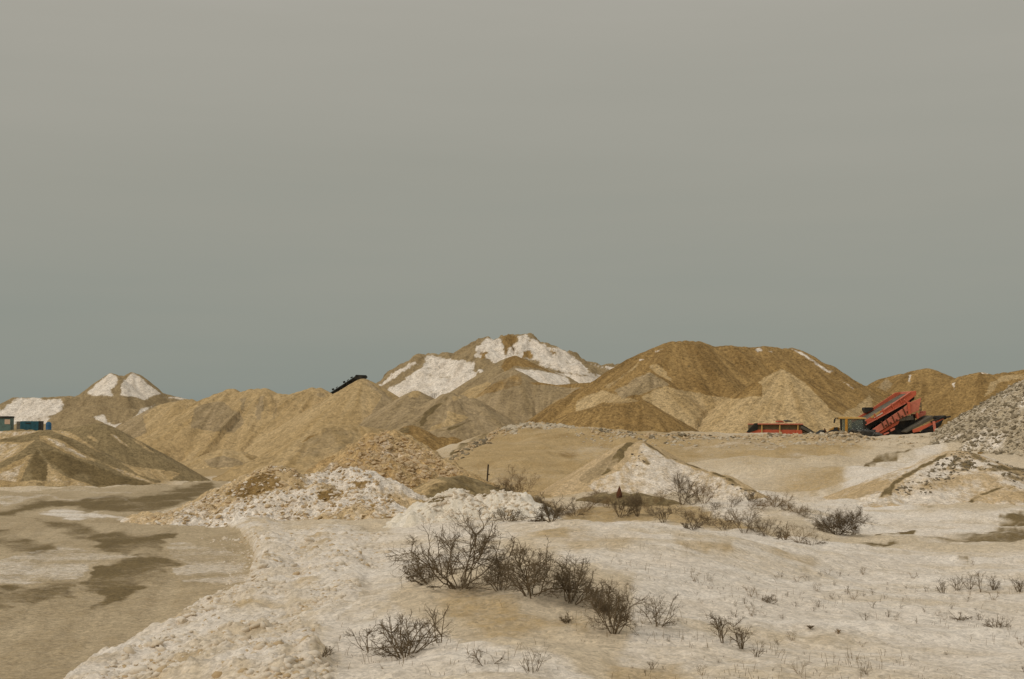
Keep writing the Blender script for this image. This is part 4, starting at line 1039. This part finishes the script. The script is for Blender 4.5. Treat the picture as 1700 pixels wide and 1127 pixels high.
# bushes along the crest and behind it
mid_list = [
    ("bush", 845, 866, 30, 52, "dense round bush in front of the whitest snow pile", M_BARK, 10, .010, 0),
    ("bush", 915, 866, 48, 62, "dark bush at the right end of the whitest snow pile", M_BARK, 9, .012, .1),
    ("bush", 893, 845, 30, 50, "leaning brush just behind the right end of the whitest snow pile", M_BARK, 9, .012, -.3),
    ("bush", 862, 826, 58, 66, "pale dry bush in front of the tan bank, right of the leaning post", M_BARKL, 12, .010, 0),
    ("bush", 955, 858, 22, 60, "low twiggy growth on the crest right of the dark bush", M_BARK, 8, .009, 0),
    ("bush", 1030, 858, 42, 60, "dark bush before the low twiggy mound, left one of two", M_BARK, 9, .012, 0),
    ("bush", 1058, 857, 48, 44, "dark bush before the low twiggy mound, right one of two", M_BARK, 8, .012, 0),
    ("bush", 1102, 868, 34, 34, "spiky bush on the crest, right of the low twiggy mound", M_BARK, 7, .010, -.1),
    ("bush", 1132, 838, 58, 58, "bush with a spreading flat crown in front of the snow cone", M_BARK, 7, .014, 0),
    ("bush", 1168, 836, 44, 56, "pale thin bush right of the spreading flat-topped one", M_BARKL, 8, .010, 0),
    ("bush", 1150, 880, 24, 46, "short brush on the crest below the spreading flat-topped bush", M_BARK, 8, .009, 0),
    ("bush", 1236, 884, 70, 62, "tall open bush of straight stalks on the crest", M_BARK, 6, .009, -.15),
    ("bush", 1204, 880, 26, 42, "short brush on the crest left of the tall open bush", M_BARK, 8, .008, 0),
    ("bush", 1248, 834, 22, 36, "small dark shrub on the snow right of the snow cone", M_BARK, 9, .010, 0),
    ("bush", 1285, 842, 24, 60, "pale brush trailing right along the little snow dune", M_BARKL, 10, .009, .2),
    ("bush", 1322, 852, 20, 50, "last pale brush on the back of the little snow dune", M_BARKL, 9, .009, .2),
    ("bush", 1272, 890, 44, 40, "thin stalks on the crest right of the tall open bush", M_BARK, 5, .008, .1),
    ("bush", 1303, 896, 32, 40, "dark leaning brush where the crest runs down to the track", M_BARK, 8, .010, -.2),
    ("bush", 1345, 905, 26, 60, "sparse low stalks at the near edge of the track", M_BARK, 7, .007, -.1),
    ("bush", 1390, 888, 55, 90, "dense round bare bush standing alone beside the track", M_BARK, 13, .013, 0),
    ("bush", 790, 826, 34, 66, "dark matted brush on the mound left of the leaning post", M_BARK, 14, .011, 0),
    ("bush", 735, 818, 28, 46, "left end of the matted brush, above the whitest snow pile", M_BARK, 12, .010, 0),
    ("bush", 838, 826, 26, 50, "matted brush at the foot of the leaning post", M_BARK, 12, .010, 0),
    ("bush", 995, 826, 14, 46, "thin twigs on the low twiggy mound", M_BARKL, 10, .008, 0),
]
for i, (nm, px, py, h, w, lb, mt, st, r, le) in enumerate(mid_list):
    nb = (6, 5, 3) if h > 40 or st > 11 else (5, 4, 2)
    if "dense round bare" in lb: nb = (8, 7, 4)
    bush(nm, px, py, h, w, lb, "bush", mt, seed=100 + i, stems=st, nb=nb, r=r, lean=le, group="bushes along the crest", crook=.13)

# the scrub band behind the crest: copies of a few tangled plants
bp_ = []
for s_ in range(5):
    big, small = bush_meshes(.75, 1.0, 300 + s_, stems=9, nb=(5, 4, 2), r=.009, crook=.15)
    for q in small.f: big.f.append(q + big.n)
    big.v += small.v
    bp_.append(big.mesh("brush")); bp_[-1].materials.append(M_BARKL if s_ in (1, 4) else M_BARK)
R3 = np.random.default_rng(9)
SC = [(870, 838), (885, 852), (905, 858), (925, 862), (970, 850), (985, 838), (1008, 842), (1020, 832), (1045, 838), (1075, 846), (1085, 858), (1095, 838), (1118, 852), (1140, 862), (1158, 868), (1180, 872), (1100, 826), (1150, 838), (1190, 846), (1215, 868), (1220, 838), (1262, 846), (1305, 848), (1338, 860), (1325, 900), (1256, 884), (755, 812), (772, 808), (812, 818), (852, 832)]
for i, (px, py) in enumerate(SC):
    p = hit(px, py)
    e = link("brush", bp_[i % 5], None); e.location = tuple(p); e.rotation_euler = (0, 0, R3.uniform(0, 6.28))
    tag(e, "low tangled brush in the scrub band behind the snowy crest", "brush", "low brush in the scrub band")
    k_ = R3.uniform(.35, .8)
    e.scale = (k_ * R3.uniform(.9, 1.3), k_ * R3.uniform(.9, 1.3), k_ * R3.uniform(.7, 1.0))

# small dead weeds scattered over the snow: real copies of a few plants
protos = []
for s in range(4):
    big, small = bush_meshes(.24, .14, 200 + s, stems=3, nb=(3, 2, 1), levels=2, r=.0035, crook=.1)
    for q in small.f: big.f.append(q + big.n)
    big.v += small.v
    protos.append(big.mesh("stalks")); protos[-1].materials.append(M_BARKL if s == 3 else M_BARK)
R2 = np.random.default_rng(5)
for i in range(140):
    if i < 80: px, py = R2.uniform(1040, 1700), R2.uniform(935, 1125)
    else: px, py = R2.uniform(1150, 1560), R2.uniform(950, 1030)
    p = hit(px, py)
    sc = .2 + .7 * R2.random() ** 1.6
    e = link("weed", protos[i % 4], None); e.location = tuple(p); e.rotation_euler = (0, 0, R2.uniform(0, 6.28))
    tag(e, "short dead weed stalk sticking out of the wind-swept snow field", "weed", "dead weeds scattered over the snow field")
    e.scale = (sc,) * 3
# thin dry grass, uncountable
tb = Tubes()
for i in range(1500):
    px = R2.uniform(1000, 1780) if i > 300 else R2.uniform(560, 1100)
    py = 915 + 215 * R2.random() ** .8 if i > 300 else R2.uniform(1040, 1127)
    Yp = (CAMH - .45) * F / (py - HORIZON); x = (px - CX) * Yp / F
    if fbm(np.array([x * .9]), np.array([Yp * .6]), 88, 3)[0] < .5: continue
    tb_h = .02 + .10 * R2.random() ** 2
    d = R2.normal(0, .25, 2)
    tb.add([(x, Yp, 0), (x + d[0] * tb_h * .4, Yp + d[1] * tb_h * .4, tb_h * .55), (x + d[0] * tb_h, Yp + d[1] * tb_h, tb_h)], [.0022, .002, .001], 3)
V = np.concatenate(tb.v); bx = V.reshape(-1, 9, 3)
gz = ground_z(bx[:, 0, 0], bx[:, 0, 1]); bx[:, :, 2] += gz[:, None]
o = link("dry_grass", np_mesh("dry_grass", bx.reshape(-1, 3), np.concatenate(tb.f), True), M_BARKL); o["kind"] = "stuff"
tag(o, "thin dry grass stalks poking through the wind-swept snow", "grass")

# ------------------------------------------------------------------ machines
class Frame:
    """local frame of a machine: photograph outline -> metres along its length (u), up (v); w is its width"""
    def __init__(self, px0, py0, Y, yaw): self.px0, self.py0, self.Y, self.yaw = px0, py0, Y, yaw; self.m = Y / F; self.root = None; self.o = at(px0, py0, Y)
    def uv(self, p): return ((p[0] - self.px0) * self.m / math.cos(self.yaw), (self.py0 - p[1]) * self.m)
class MB:
    def __init__(self): self.v = []; self.f = []
    def prism(self, poly, w0, w1):
        n = len(poly); k = len(self.v)
        A = sum(poly[i][0] * poly[(i + 1) % n][1] - poly[(i + 1) % n][0] * poly[i][1] for i in range(n))
        if A < 0: poly = poly[::-1]
        self.v += [(u, w0, v) for u, v in poly] + [(u, w1, v) for u, v in poly]
        self.f.append([k + i for i in range(n)]); self.f.append([k + n + i for i in range(n)][::-1])
        for i in range(n):
            j = (i + 1) % n
            self.f.append([k + i, k + n + i, k + n + j, k + j])
        return self
    def box(self, u0, u1, w0, w1, v0, v1): return self.prism([(u0, v0), (u1, v0), (u1, v1), (u0, v1)], w0, w1)
    def bar(self, a, b, t, k=4):
        a = np.array(a, float); b = np.array(b, float); d = b - a; d /= np.linalg.norm(d)
        r = np.array([0, 1, 0]) if abs(d[1]) < .9 else np.array([1, 0, 0])
        s = np.cross(d, r); s /= np.linalg.norm(s); q = np.cross(d, s)
        n0 = len(self.v); ph = math.pi / 4 if k == 4 else 0
        for e in (a, b):
            for i in range(k):
                an = ph + 2 * math.pi * i / k
                self.v.append(tuple(e + (s * math.cos(an) + q * math.sin(an)) * t * (.707 if k == 4 else .5)))
        self.f.append([n0 + i for i in range(k)][::-1]); self.f.append([n0 + k + i for i in range(k)])
        for i in range(k):
            j = (i + 1) % k
            self.f.append([n0 + i, n0 + j, n0 + k + j, n0 + k + i])
        return self
    def wheel(self, u, v, w0, w1, r, prof, n=28):
        """lathe round the width axis; prof: (fraction across, radius fraction)"""
        k = len(self.v); m = len(prof)
        for i in range(n):
            a = 2 * math.pi * i / n
            for t, q in prof: self.v.append((u + math.cos(a) * r * q, w0 + (w1 - w0) * t, v + math.sin(a) * r * q))
        for i in range(n):
            j = (i + 1) % n
            for c in range(m - 1): self.f.append([k + i * m + c, k + j * m + c, k + j * m + c + 1, k + i * m + c + 1])
        return self
    def build(self, name, mat, parent, bevel=.015):
        me = bpy.data.meshes.new(name); me.from_pydata(self.v, [], self.f); me.update()
        o = link(name, me, mat, parent)
        if bevel:
            b = o.modifiers.new("bevel", 'BEVEL'); b.width = bevel; b.segments = 2; b.limit_method = 'ANGLE'
        return o

# --- red screening machine
fr = Frame(1440, 728, 92, R(9))
scr = empty("screening_machine", tuple(at(1440, 728, 92)), R(9), "red tilted screening machine with two decks and side conveyor, right of the yellow loader", "screener")
S7 = lambda *p: [fr.uv(q) for q in cr(1380, 640, 8.5, p)]
WD = 2.3
top = S7((490, 488), (490, 560), (700, 450), (1090, 245), (1245, 130), (1245, 72), (1150, 84), (740, 345))
MB().prism(top, 0, .07).build("side_panel", M_RED, scr)
MB().prism(top, WD - .07, WD).build("side_panel", M_RED, scr)
MB().prism(S7((1225, 75), (1245, 72), (1245, 130), (1225, 140)), .07, WD - .07).build("end_plate", M_REDP, scr)
MB().prism(S7((495, 520), (495, 545), (1225, 125), (1225, 105)), .07, WD - .07).build("screen_deck", M_BELT, scr)
# flange, lettering board and ribs
b = MB(); b.prism(S7((740, 345), (745, 360), (1150, 100), (1150, 84)), -.08, -.002); b.prism(S7((492, 548), (490, 562), (1090, 250), (1085, 238)), -.07, -.002)
b.build("flange", M_REDP, scr)
MB().prism(S7((610, 448), (614, 462), (742, 392), (738, 378)), -.03, -.004).build("name_board", M_WHITE, scr, .005)
MB().prism(S7((560, 440), (575, 465), (700, 385), (710, 350)), -.025, -.004).build("dusty_panel", M_YELD, scr, .005)
b = MB()
for t in (.2, .38, .56, .74): 
    u, v = fr.uv(cr(1380, 640, 8.5, [(490 + 700 * t, 515 - 395 * t)])[0])
    b.bar((u - .1, -.05, v + .18), (u + .12, -.05, v - .2), .06)
b.build("ribs", M_RED, scr, 0)
MB().prism(S7((660, 300), (650, 330), (680, 385), (770, 340), (800, 320), (780, 300)), WD - .3, WD + .12).build("feed_plate", M_DARK, scr)
MB().prism(S7((500, 575), (560, 610), (1080, 300), (1240, 190), (1240, 130), (1090, 250)), .25, WD - .25).build("underframe", M_DARK, scr)
low = S7((560, 628), (640, 672), (960, 482), (1080, 425), (1262, 352), (1302, 172), (1110, 250), (1078, 292), (860, 430))
MB().prism(low, -.15, -.07).build("lower_side_panel", M_REDP, scr)
MB().prism(low, WD + .0, WD + .08).build("lower_side_panel", M_REDP, scr)
b = MB()
for px, py in ((720, 565), (790, 530), (880, 490), (965, 440), (1040, 375)):
    u, v = fr.uv(cr(1380, 640, 8.5, [(px, py)])[0]); b.bar((u - .1, -.19, v + .28), (u + .1, -.19, v - .18), .06)
    b.bar((u + .2, -.19, v + .05), (u + .28, -.19, v - .05), .1)
b.build("stiffeners", M_RUST, scr, 0)
MB().prism(S7((600, 640), (650, 660), (1240, 330), (1240, 290)), -.05, WD - .05).build("lower_deck", M_DARK, scr)
b = MB(); u, v = fr.uv(cr(1380, 640, 8.5, [(1100, 230)])[0]); u2, v2 = fr.uv(cr(1380, 640, 8.5, [(1112, 405)])[0])
b.bar((u, -.25, v), (u2, -.25, v2), .14); b.bar((u, -.25, v - .1), (u - .3, -.25, v + .15), .12); b.build("strut", M_RED, scr)
MB().prism(S7((640, 690), (660, 712), (960, 545), (985, 500), (960, 490)), -.05, .1).build("lower_rail", M_RED, scr)
b = MB(); b.prism(S7((840, 620), (850, 650), (905, 620), (905, 595)), -.15, .1); b.prism(S7((745, 680), (750, 700), (820, 670), (815, 655)), -.15, .1); b.build("bracket", M_REDP, scr)
b = MB(); b.prism(S7((640, 720), (700, 690), (960, 520), (1250, 420), (1250, 560), (1000, 720)), .3, WD - .2); b.build("chassis", M_DARK, scr)
b = MB(); b.prism(S7((930, 470), (950, 510), (1200, 480), (1190, 420), (1080, 430)), .0, .5); b.build("engine_cover", M_STEEL, scr)
b = MB(); b.prism(S7((1240, 400), (1260, 460), (1330, 440), (1400, 410), (1405, 355), (1380, 360), (1370, 390)), .2, .9); b.build("discharge_chute", M_REDP, scr)
MB().prism(S7((1225, 380), (1240, 470), (1265, 460), (1250, 380)), -.15, .0).build("strut", M_RED, scr)
# side conveyor
cv = S7((1050, 640), (1060, 655), (1580, 445), (1575, 430), (1420, 420), (1300, 500))
MB().prism(S7((1010, 650), (1040, 665), (1440, 470), (1430, 420)), -.5, .9).build("conveyor_belt", M_BELT, scr)
b = MB(); b.prism(S7((1120, 625), (1130, 665), (1210, 650), (1590, 470), (1580, 440), (1300, 560)), -.6, -.52); b.build("conveyor_frame", M_RED, scr)
b = MB(); b.prism(S7((1380, 505), (1385, 525), (1590, 455), (1580, 430)), -.75, -.62); b.build("conveyor_skirt", M_DARK, scr)
b = MB(); b.prism(S7((1310, 690), (1420, 590), (1600, 480), (1560, 560), (1420, 680)), -.4, .6); b.build("conveyor_underside", M_DARK, scr)
b = MB(); u, v = fr.uv(cr(1380, 640, 8.5, [(1412, 505)])[0]); b.bar((u, -.8, v), (u + .1, -.8, v - .75), .14); b.build("conveyor_strut", M_REDP, scr)
b = MB(); u, v = fr.uv(cr(1380, 640, 8.5, [(1600, 450)])[0]); b.bar((u, -.6, v), (u, .9, v), .28, 12); b.bar((u, -.7, v), (u + .35, -.7, v + .05), .1); b.build("head_drum", M_DARK, scr)
b = MB()
for pa, pb in (((1275, 232), (1430, 238)), ((1275, 285), (1430, 290)), ((1280, 335), (1430, 340)), ((1280, 225), (1285, 350)), ((1355, 232), (1358, 360)), ((1430, 235), (1432, 400))):
    (u, v), (u2, v2) = S7(pa, pb); b.bar((u, 1.2, v), (u2, 1.2, v2), .045)
b.build("handrail", M_STEEL, scr, 0)
# crawler under the chassis, mostly sunk behind the bank
b = MB(); u, v = fr.uv((1462, 724)); b.prism([(u, v - .1), (u + .3, v - .35), (u + 2.6, v - .35), (u + 2.9, v - .1), (u + 2.9, v + .2), (u + 2.6, v + .42), (u + .3, v + .42), (u, v + .2)], .1, .55); b.build("crawler_track", M_RUBBER, scr)

# --- red hopper
fr = Frame(1242, 728, 91, R(8))
hop = empty("feed_hopper", tuple(at(1242, 728, 91)), R(8), "long red feed hopper with grey upper panels, half sunk behind the bank", "hopper")
S8 = lambda *p: [fr.uv(q) for q in cr(1230, 680, 10, p)]
MB().prism(S8((90, 385), (220, 330), (1030, 335), (1040, 470), (90, 470)), 0, .08).build("side_panel", M_RED, hop)
MB().prism(S8((280, 240), (270, 335), (1030, 335), (1030, 245)), .04, .1).build("upper_panel", M_GREYG, hop)
MB().prism(S8((90, 370), (230, 225), (290, 225), (280, 335), (130, 385)), -.05, .02).build("end_panel", M_DARK, hop)
b = MB()
for px, c in ((350, 0), (655, 0), (965, 0)): b.prism(S8((px - 9, 240), (px - 9, 400), (px + 9, 400), (px + 9, 240)), -.1, .0)
b.build("post", M_YELD, hop, .01)
MB().prism(S8((935, 340), (940, 450), (1040, 470), (1030, 345)), -.14, -.02).build("corner_plate", M_RED, hop)
MB().prism(S8((280, 228), (280, 248), (1050, 250), (1050, 230)), -.14, .06).build("top_rail", M_REDP, hop)
MB().prism(S8((280, 228), (280, 248), (1050, 250), (1050, 230)), 1.9, 2.05).build("top_rail", M_REDP, hop)
MB().prism(S8((280, 240), (280, 470), (1040, 470), (1040, 250)), 1.9, 1.98).build("far_panel", M_GREYG, hop)
b = MB(); b.prism(S8((715, 205), (720, 180), (790, 178), (835, 215)), 1.0, 1.5); b.build("grid_bar", M_RED, hop)
b = MB(); b.prism(S8((855, 180), (880, 165), (970, 188), (975, 200), (900, 200)), 1.0, 1.6); b.build("grid_plate", M_STEEL, hop)
MB().prism(S8((1030, 245), (1060, 225), (1345, 395), (1300, 420), (1140, 330)), .5, 1.4).build("belt_conveyor", M_DARK, hop)
b = MB(); b.prism(S8((1030, 275), (1025, 295), (1230, 405), (1320, 400), (1080, 275)), .3, .45); b.build("conveyor_rail", M_STEEL, hop)
MB().prism(S8((1050, 320), (1050, 400), (1130, 430), (1200, 410)), .55, 1.3).build("belt_guard", M_RUST, hop)
MB().prism(S8((1290, 460), (1320, 420), (1460, 335), (1480, 380), (1440, 430)), .3, 1.2).build("tail_section", M_DARK, hop)
b = MB(); (u, v), (u2, v2) = S8((1455, 310), (1490, 400)); b.bar((u, .3, v), (u2, .3, v2), .08); b.build("tail_bracket", M_RUST, hop)

# --- yellow wheel loader behind the bank
fr = Frame(1412, 734, 89, R(-14))
ldr = empty("wheel_loader", tuple(at(1412, 734, 89)), R(-14), "yellow wheel loader with only its cab and bucket showing above the bank", "loader")
S9 = lambda *p: [fr.uv(q) for q in cr(1380, 640, 8.5, p)]
rf = MB(); rf.prism(S9((95, 470), (100, 447), (160, 440), (420, 445), (490, 458), (490, 475)), -.05, 1.55); rf.build("cab_roof", M_YELD, ldr, .03)
cab = MB(); cab.prism(S9((125, 655), (125, 690), (460, 690), (460, 655)), 0, 1.5); cab.build("cab_floor", M_YEL, ldr)
b = MB()
for px in (148, 455):
    for w in (.0, 1.4): b.prism(S9((px - 14, 470), (px - 10, 660), (px + 10, 660), (px + 8, 470)), w, w + .1)
b.build("cab_post", M_DARK, ldr, .01)
MB().prism(S9((205, 470), (200, 665), (235, 665), (238, 470)), -.03, .1).build("door_post", M_YEL, ldr)
b = MB(); b.prism(S9((162, 472), (162, 655), (200, 655), (203, 472)), .04, .06); b.prism(S9((240, 472), (238, 655), (445, 655), (445, 472)), .04, .06); b.prism(S9((162, 472), (162, 655), (445, 655), (445, 472)), 1.42, 1.44); b.build("window", M_GLASS, ldr, 0)
b = MB(); b.prism(S9((290, 520), (285, 640), (350, 650), (345, 540), (325, 515)), .4, .9); b.build("seat", M_RUBBER, ldr, .04)
b = MB(); b.prism(S9((245, 600), (245, 660), (280, 660), (275, 590)), .3, 1.1); b.build("dashboard", M_DARK, ldr)
b = MB(); b.prism(S9((48, 530), (55, 475), (82, 462), (70, 530)), -.3, -.2); u, v = S9((70, 465))[0]; u2, v2 = S9((120, 455))[0]; b.bar((u, -.25, v), (u2, 0, v2), .05); b.build("mirror", M_DARK, ldr)
b = MB(); b.prism(S9((462, 545), (465, 505), (492, 505), (490, 548)), -.25, -.1); b.build("lamp", M_DARK, ldr)
b = MB(); b.prism(S9((-20, 690), (-10, 620), (50, 585), (125, 590), (125, 720), (-20, 720)), .1, 1.4); b.build("engine_hood", M_YEL, ldr, .04)
b = MB(); b.prism(S9((45, 640), (55, 590), (105, 585), (105, 640)), -.02, .09); b.build("grille", M_DARK, ldr)
b = MB(); b.prism(S9((350, 655), (345, 665), (430, 720), (470, 720)), -.1, .05); b.prism(S9((350, 655), (345, 665), (430, 720), (470, 720)), 1.2, 1.35); b.build("lift_arm", M_YEL, ldr, .02)
bk = MB(); bk.prism(S9((400, 700), (500, 720), (650, 715), (640, 690), (560, 650), (420, 640)), -.55, 2.0); bko = bk.build("bucket", M_DARK, ldr, .04)
# gravel heaped in the bucket
n = 160; u0, v0 = S9((460, 640))[0]
gx = rng.uniform(-.95, .85, n); gy = rng.uniform(-.5, 1.9, n)
P = np.stack([u0 + gx + .15, gy, v0 + .06 + .30 * (1 - np.abs(gx)) * (1 - np.abs(gy - .7) / 1.4) - .14 - .16 * (gx + .4)], 1)
v, f = clods(P, sizes(n, .06, .2)); g = link("load", np_mesh("load", v, f, False), M_LOAD, ldr); g["kind"] = "stuff"
b = MB(); b.prism(S9((270, 625), (350, 605), (420, 640), (420, 700), (270, 690)), .1, 1.4); b.build("front_frame", M_STEEL, ldr)
for px in (60, 330):
    for w in (-.25, 1.25):
        u, v = S9((px, 760))[0]
        wh = MB().wheel(u, v, w, w + .5, .62, [(0, .45), (0, .92), (.12, 1), (.88, 1), (1, .92), (1, .45)]).build("wheel", M_RUBBER, ldr, 0)
        MB().wheel(u, v, w - .01, w + .51, .62, [(.08, .0), (.04, .2), (.0, .44), (1, .44), (.96, .2), (.92, 0)]).build("rim", M_YEL, wh, 0)

# --- conveyor over the tan cone
fr = Frame(560, 665, 140, R(10))
con = empty("stacker_conveyor", tuple(at(560, 665, 140)), R(10), "dark lattice stacker conveyor slanting up behind the pointed tan cone", "conveyor")
S5 = lambda *p: [fr.uv(q) for q in cr(540, 610, 17, p)]
a, b_ = S5((160, 690))[0], S5((340, 780))[0]
lo, hi_ = np.array(S5((200, 745))[0]), np.array(S5((880, 282))[0])
d = (hi_ - lo); L = np.linalg.norm(d); d /= L; nrm = np.array([-d[1], d[0]])
lo = lo - d * 4.5; L += 4.5
b = MB()
for w in (0, .9):
    for off in (.16, -.42):
        p, q = lo + nrm * off, lo + d * L + nrm * off
        b.bar((p[0], w, p[1]), (q[0], w, q[1]), .11)
    n = 20
    for i in range(n):
        p = lo + d * L * i / n + nrm * (.16 if i % 2 else -.42); q = lo + d * L * (i + 1) / n + nrm * (-.42 if i % 2 else .16)
        b.bar((p[0], w, p[1]), (q[0], w, q[1]), .08)
b.build("lattice_frame", M_DARK, con, 0)
p, q = lo + nrm * .2, lo + d * (L + .1) + nrm * .2
MB().prism([tuple(p), tuple(p - nrm * 1.3), tuple(q - nrm * .95), tuple(q)], .12, .78).build("belt", M_DARK, con, .01)
b = MB()
for i in (9, 11, 12, 14, 15, 16):
    p = lo + d * L * i / 17 + nrm * .25; b.bar((p[0], .1, p[1]), (p[0] - .05, .1, p[1] + .05 + .06 * (i % 3)), .22)
b.build("guide_rollers", M_DARK, con, 0)
e_ = lo + d * L
MB().prism([(e_[0] - .3, e_[1] - .2), (e_[0] + .8, e_[1] - .22), (e_[0] + 1.05, e_[1] + .05), (e_[0] + .9, e_[1] + .25), (e_[0] - .1, e_[1] + .28)], -.1, 1.0).build("head_box", M_DARK, con)
b = MB(); m_ = lo + d * L * .55
b.bar((m_[0], .0, m_[1] - .4), (m_[0] - .5, -.4, -4.5), .14); b.bar((m_[0], .9, m_[1] - .4), (m_[0] - .5, 1.3, -4.5), .14); b.build("support_leg", M_DARK, con, 0)

# --- far left: site hut, container, barrel, sheet
def ground_at(px, Y): 
    x = (px - CX) * Y / F; return (x, Y, float(ground_z(x, Y)[0]))
Yc = 235
def small(name, px0, px1, py0, py1, label, cat, yaw=R(8)):
    f_ = Frame(px0, py1, Yc, yaw)
    x, y, z = at(px0, py1, Yc)
    e = empty(name, (x, y, z), yaw, label, cat); return f_, e
f_, e = small("site_hut", -40, 15, 692, 716, "teal site hut with a dark roof and a pale window, cut by the left edge", "hut")
U = lambda px, py: f_.uv((px, py))
(u0, v0), (u1, v1) = U(-40, 716), U(15, 694)
MB().box(u0, u1, 0, 2.4, v0 - 2, v1).build("wall", M_TEAL, e, .02)
MB().box(u0 - .1, u1 + .05, -.15, 2.5, v1, v1 + .32).build("roof", M_DARK, e, .02)
(a0, b0), (a1, b1) = U(5, 704), U(13.5, 696)
MB().box(a0, a1, -.03, .0 + .02, b0, b1).build("window", M_PINK, e, 0)
(a0, b0), (a1, b1) = U(-16, 704), U(-6, 696)
MB().box(a0, a1, -.03, .0 + .02, b0, b1).build("window", M_PINK, e, 0)
f_, e = small("container", 27, 66, 699, 715, "long blue container with a dark end, behind the striped sand heap", "container")
(u0, v0), (u1, v1) = f_.uv((33, 715)), f_.uv((62, 699))
b = MB(); b.box(u0, u1, 0, 2.3, v0 - 1.2, v1)
for i in range(14): 
    u = u0 + (u1 - u0) * (i + .5) / 14; b.box(u - .05, u + .05, -.06, -.002, v0 - 1.1, v1 - .12)
b.build("body", M_BLUE, e, .01)
(a, _), (c, _) = f_.uv((59, 700)), f_.uv((66, 700)); MB().box(u1 + .003, c, -.02, 2.3, v0 - 1.2, v1 + .02).build("end_door", M_DARK, e, .02)
(a, _), (c, _) = f_.uv((27, 700)), f_.uv((31, 700)); MB().box(a, c + .2, .1, 2.2, v0 - 1.2, v1 - .05).build("drawbar_box", M_STEEL, e, .02)
MB().box(u0 + .9, u0 + 1.7, -.1, -.062, v1 - .42, v1 - .26).build("vent", M_DARK, e, 0)
f_, e = small("barrel", 75, 84, 701, 716, "upright blue tank standing right of the blue container", "tank")
(u0, v0), (u1, v1) = f_.uv((75, 716)), f_.uv((84, 701))
rr_ = (u1 - u0) / 2; b = MB(); n = 20
prof = [(v0 - 1, .0), (v0 - 1, 1), (v0 + .3, 1), (v0 + .34, 1.06), (v0 + .4, 1.06), (v0 + .44, 1), (v1 - .5, 1), (v1 - .46, 1.06), (v1 - .4, 1.06), (v1 - .36, 1), (v1 - .12, .97), (v1, .6), (v1, 0)]
k = len(prof)
for i in range(n):
    a = 2 * math.pi * i / n
    for zz, q in prof: b.v.append((u0 + rr_ + math.cos(a) * rr_ * q, rr_ + math.sin(a) * rr_ * q, zz))
for i in range(n):
    j = (i + 1) % n
    for c in range(k - 1): b.f.append([i * k + c, j * k + c, j * k + c + 1, i * k + c + 1])
b.build("shell", M_BLUE2, e, 0)
MB().box(u0 + rr_ - .2, u0 + rr_ + .2, rr_ - .2, rr_ + .2, v1 - .02, v1 + .1).build("lid", M_BLUE, e, .02)

# --- leaning post and rusty marker
p = hit(808, 803)
post = tag(MB().bar((0, 0, -.2), (.07, 0, .78), .07, 8).build("post", M_POST, None, 0), "thin dark leaning post with a short side peg, in front of the tan bank", "post")
post.location = tuple(p)
b = MB(); b.bar((.04, 0, .33), (.13, 0, .35), .045, 6); b.build("peg", M_POST, post, 0)
z = H_B2.z(np.array([(1027 - CX) * 47.4 / F]), np.array([47.4]))[0]
mk = MB(); n = 10
for zz, q in ((-.1, .06), (.04, .095), (.12, .10), (.22, .065), (.32, .03), (.38, .0)):
    for i in range(n):
        a = 2 * math.pi * i / n; mk.v.append((math.cos(a) * q + .03 * zz, math.sin(a) * q * .7, zz))
for c in range(5):
    for i in range(n):
        j = (i + 1) % n; mk.f.append([c * n + i, c * n + j, (c + 1) * n + j, (c + 1) * n + i])
o = tag(mk.build("marker", M_RUST, None, 0), "small rusty pointed marker standing on the low twiggy mound", "marker")
o.location = ((1027 - CX) * 47.4 / F, 47.4, z)
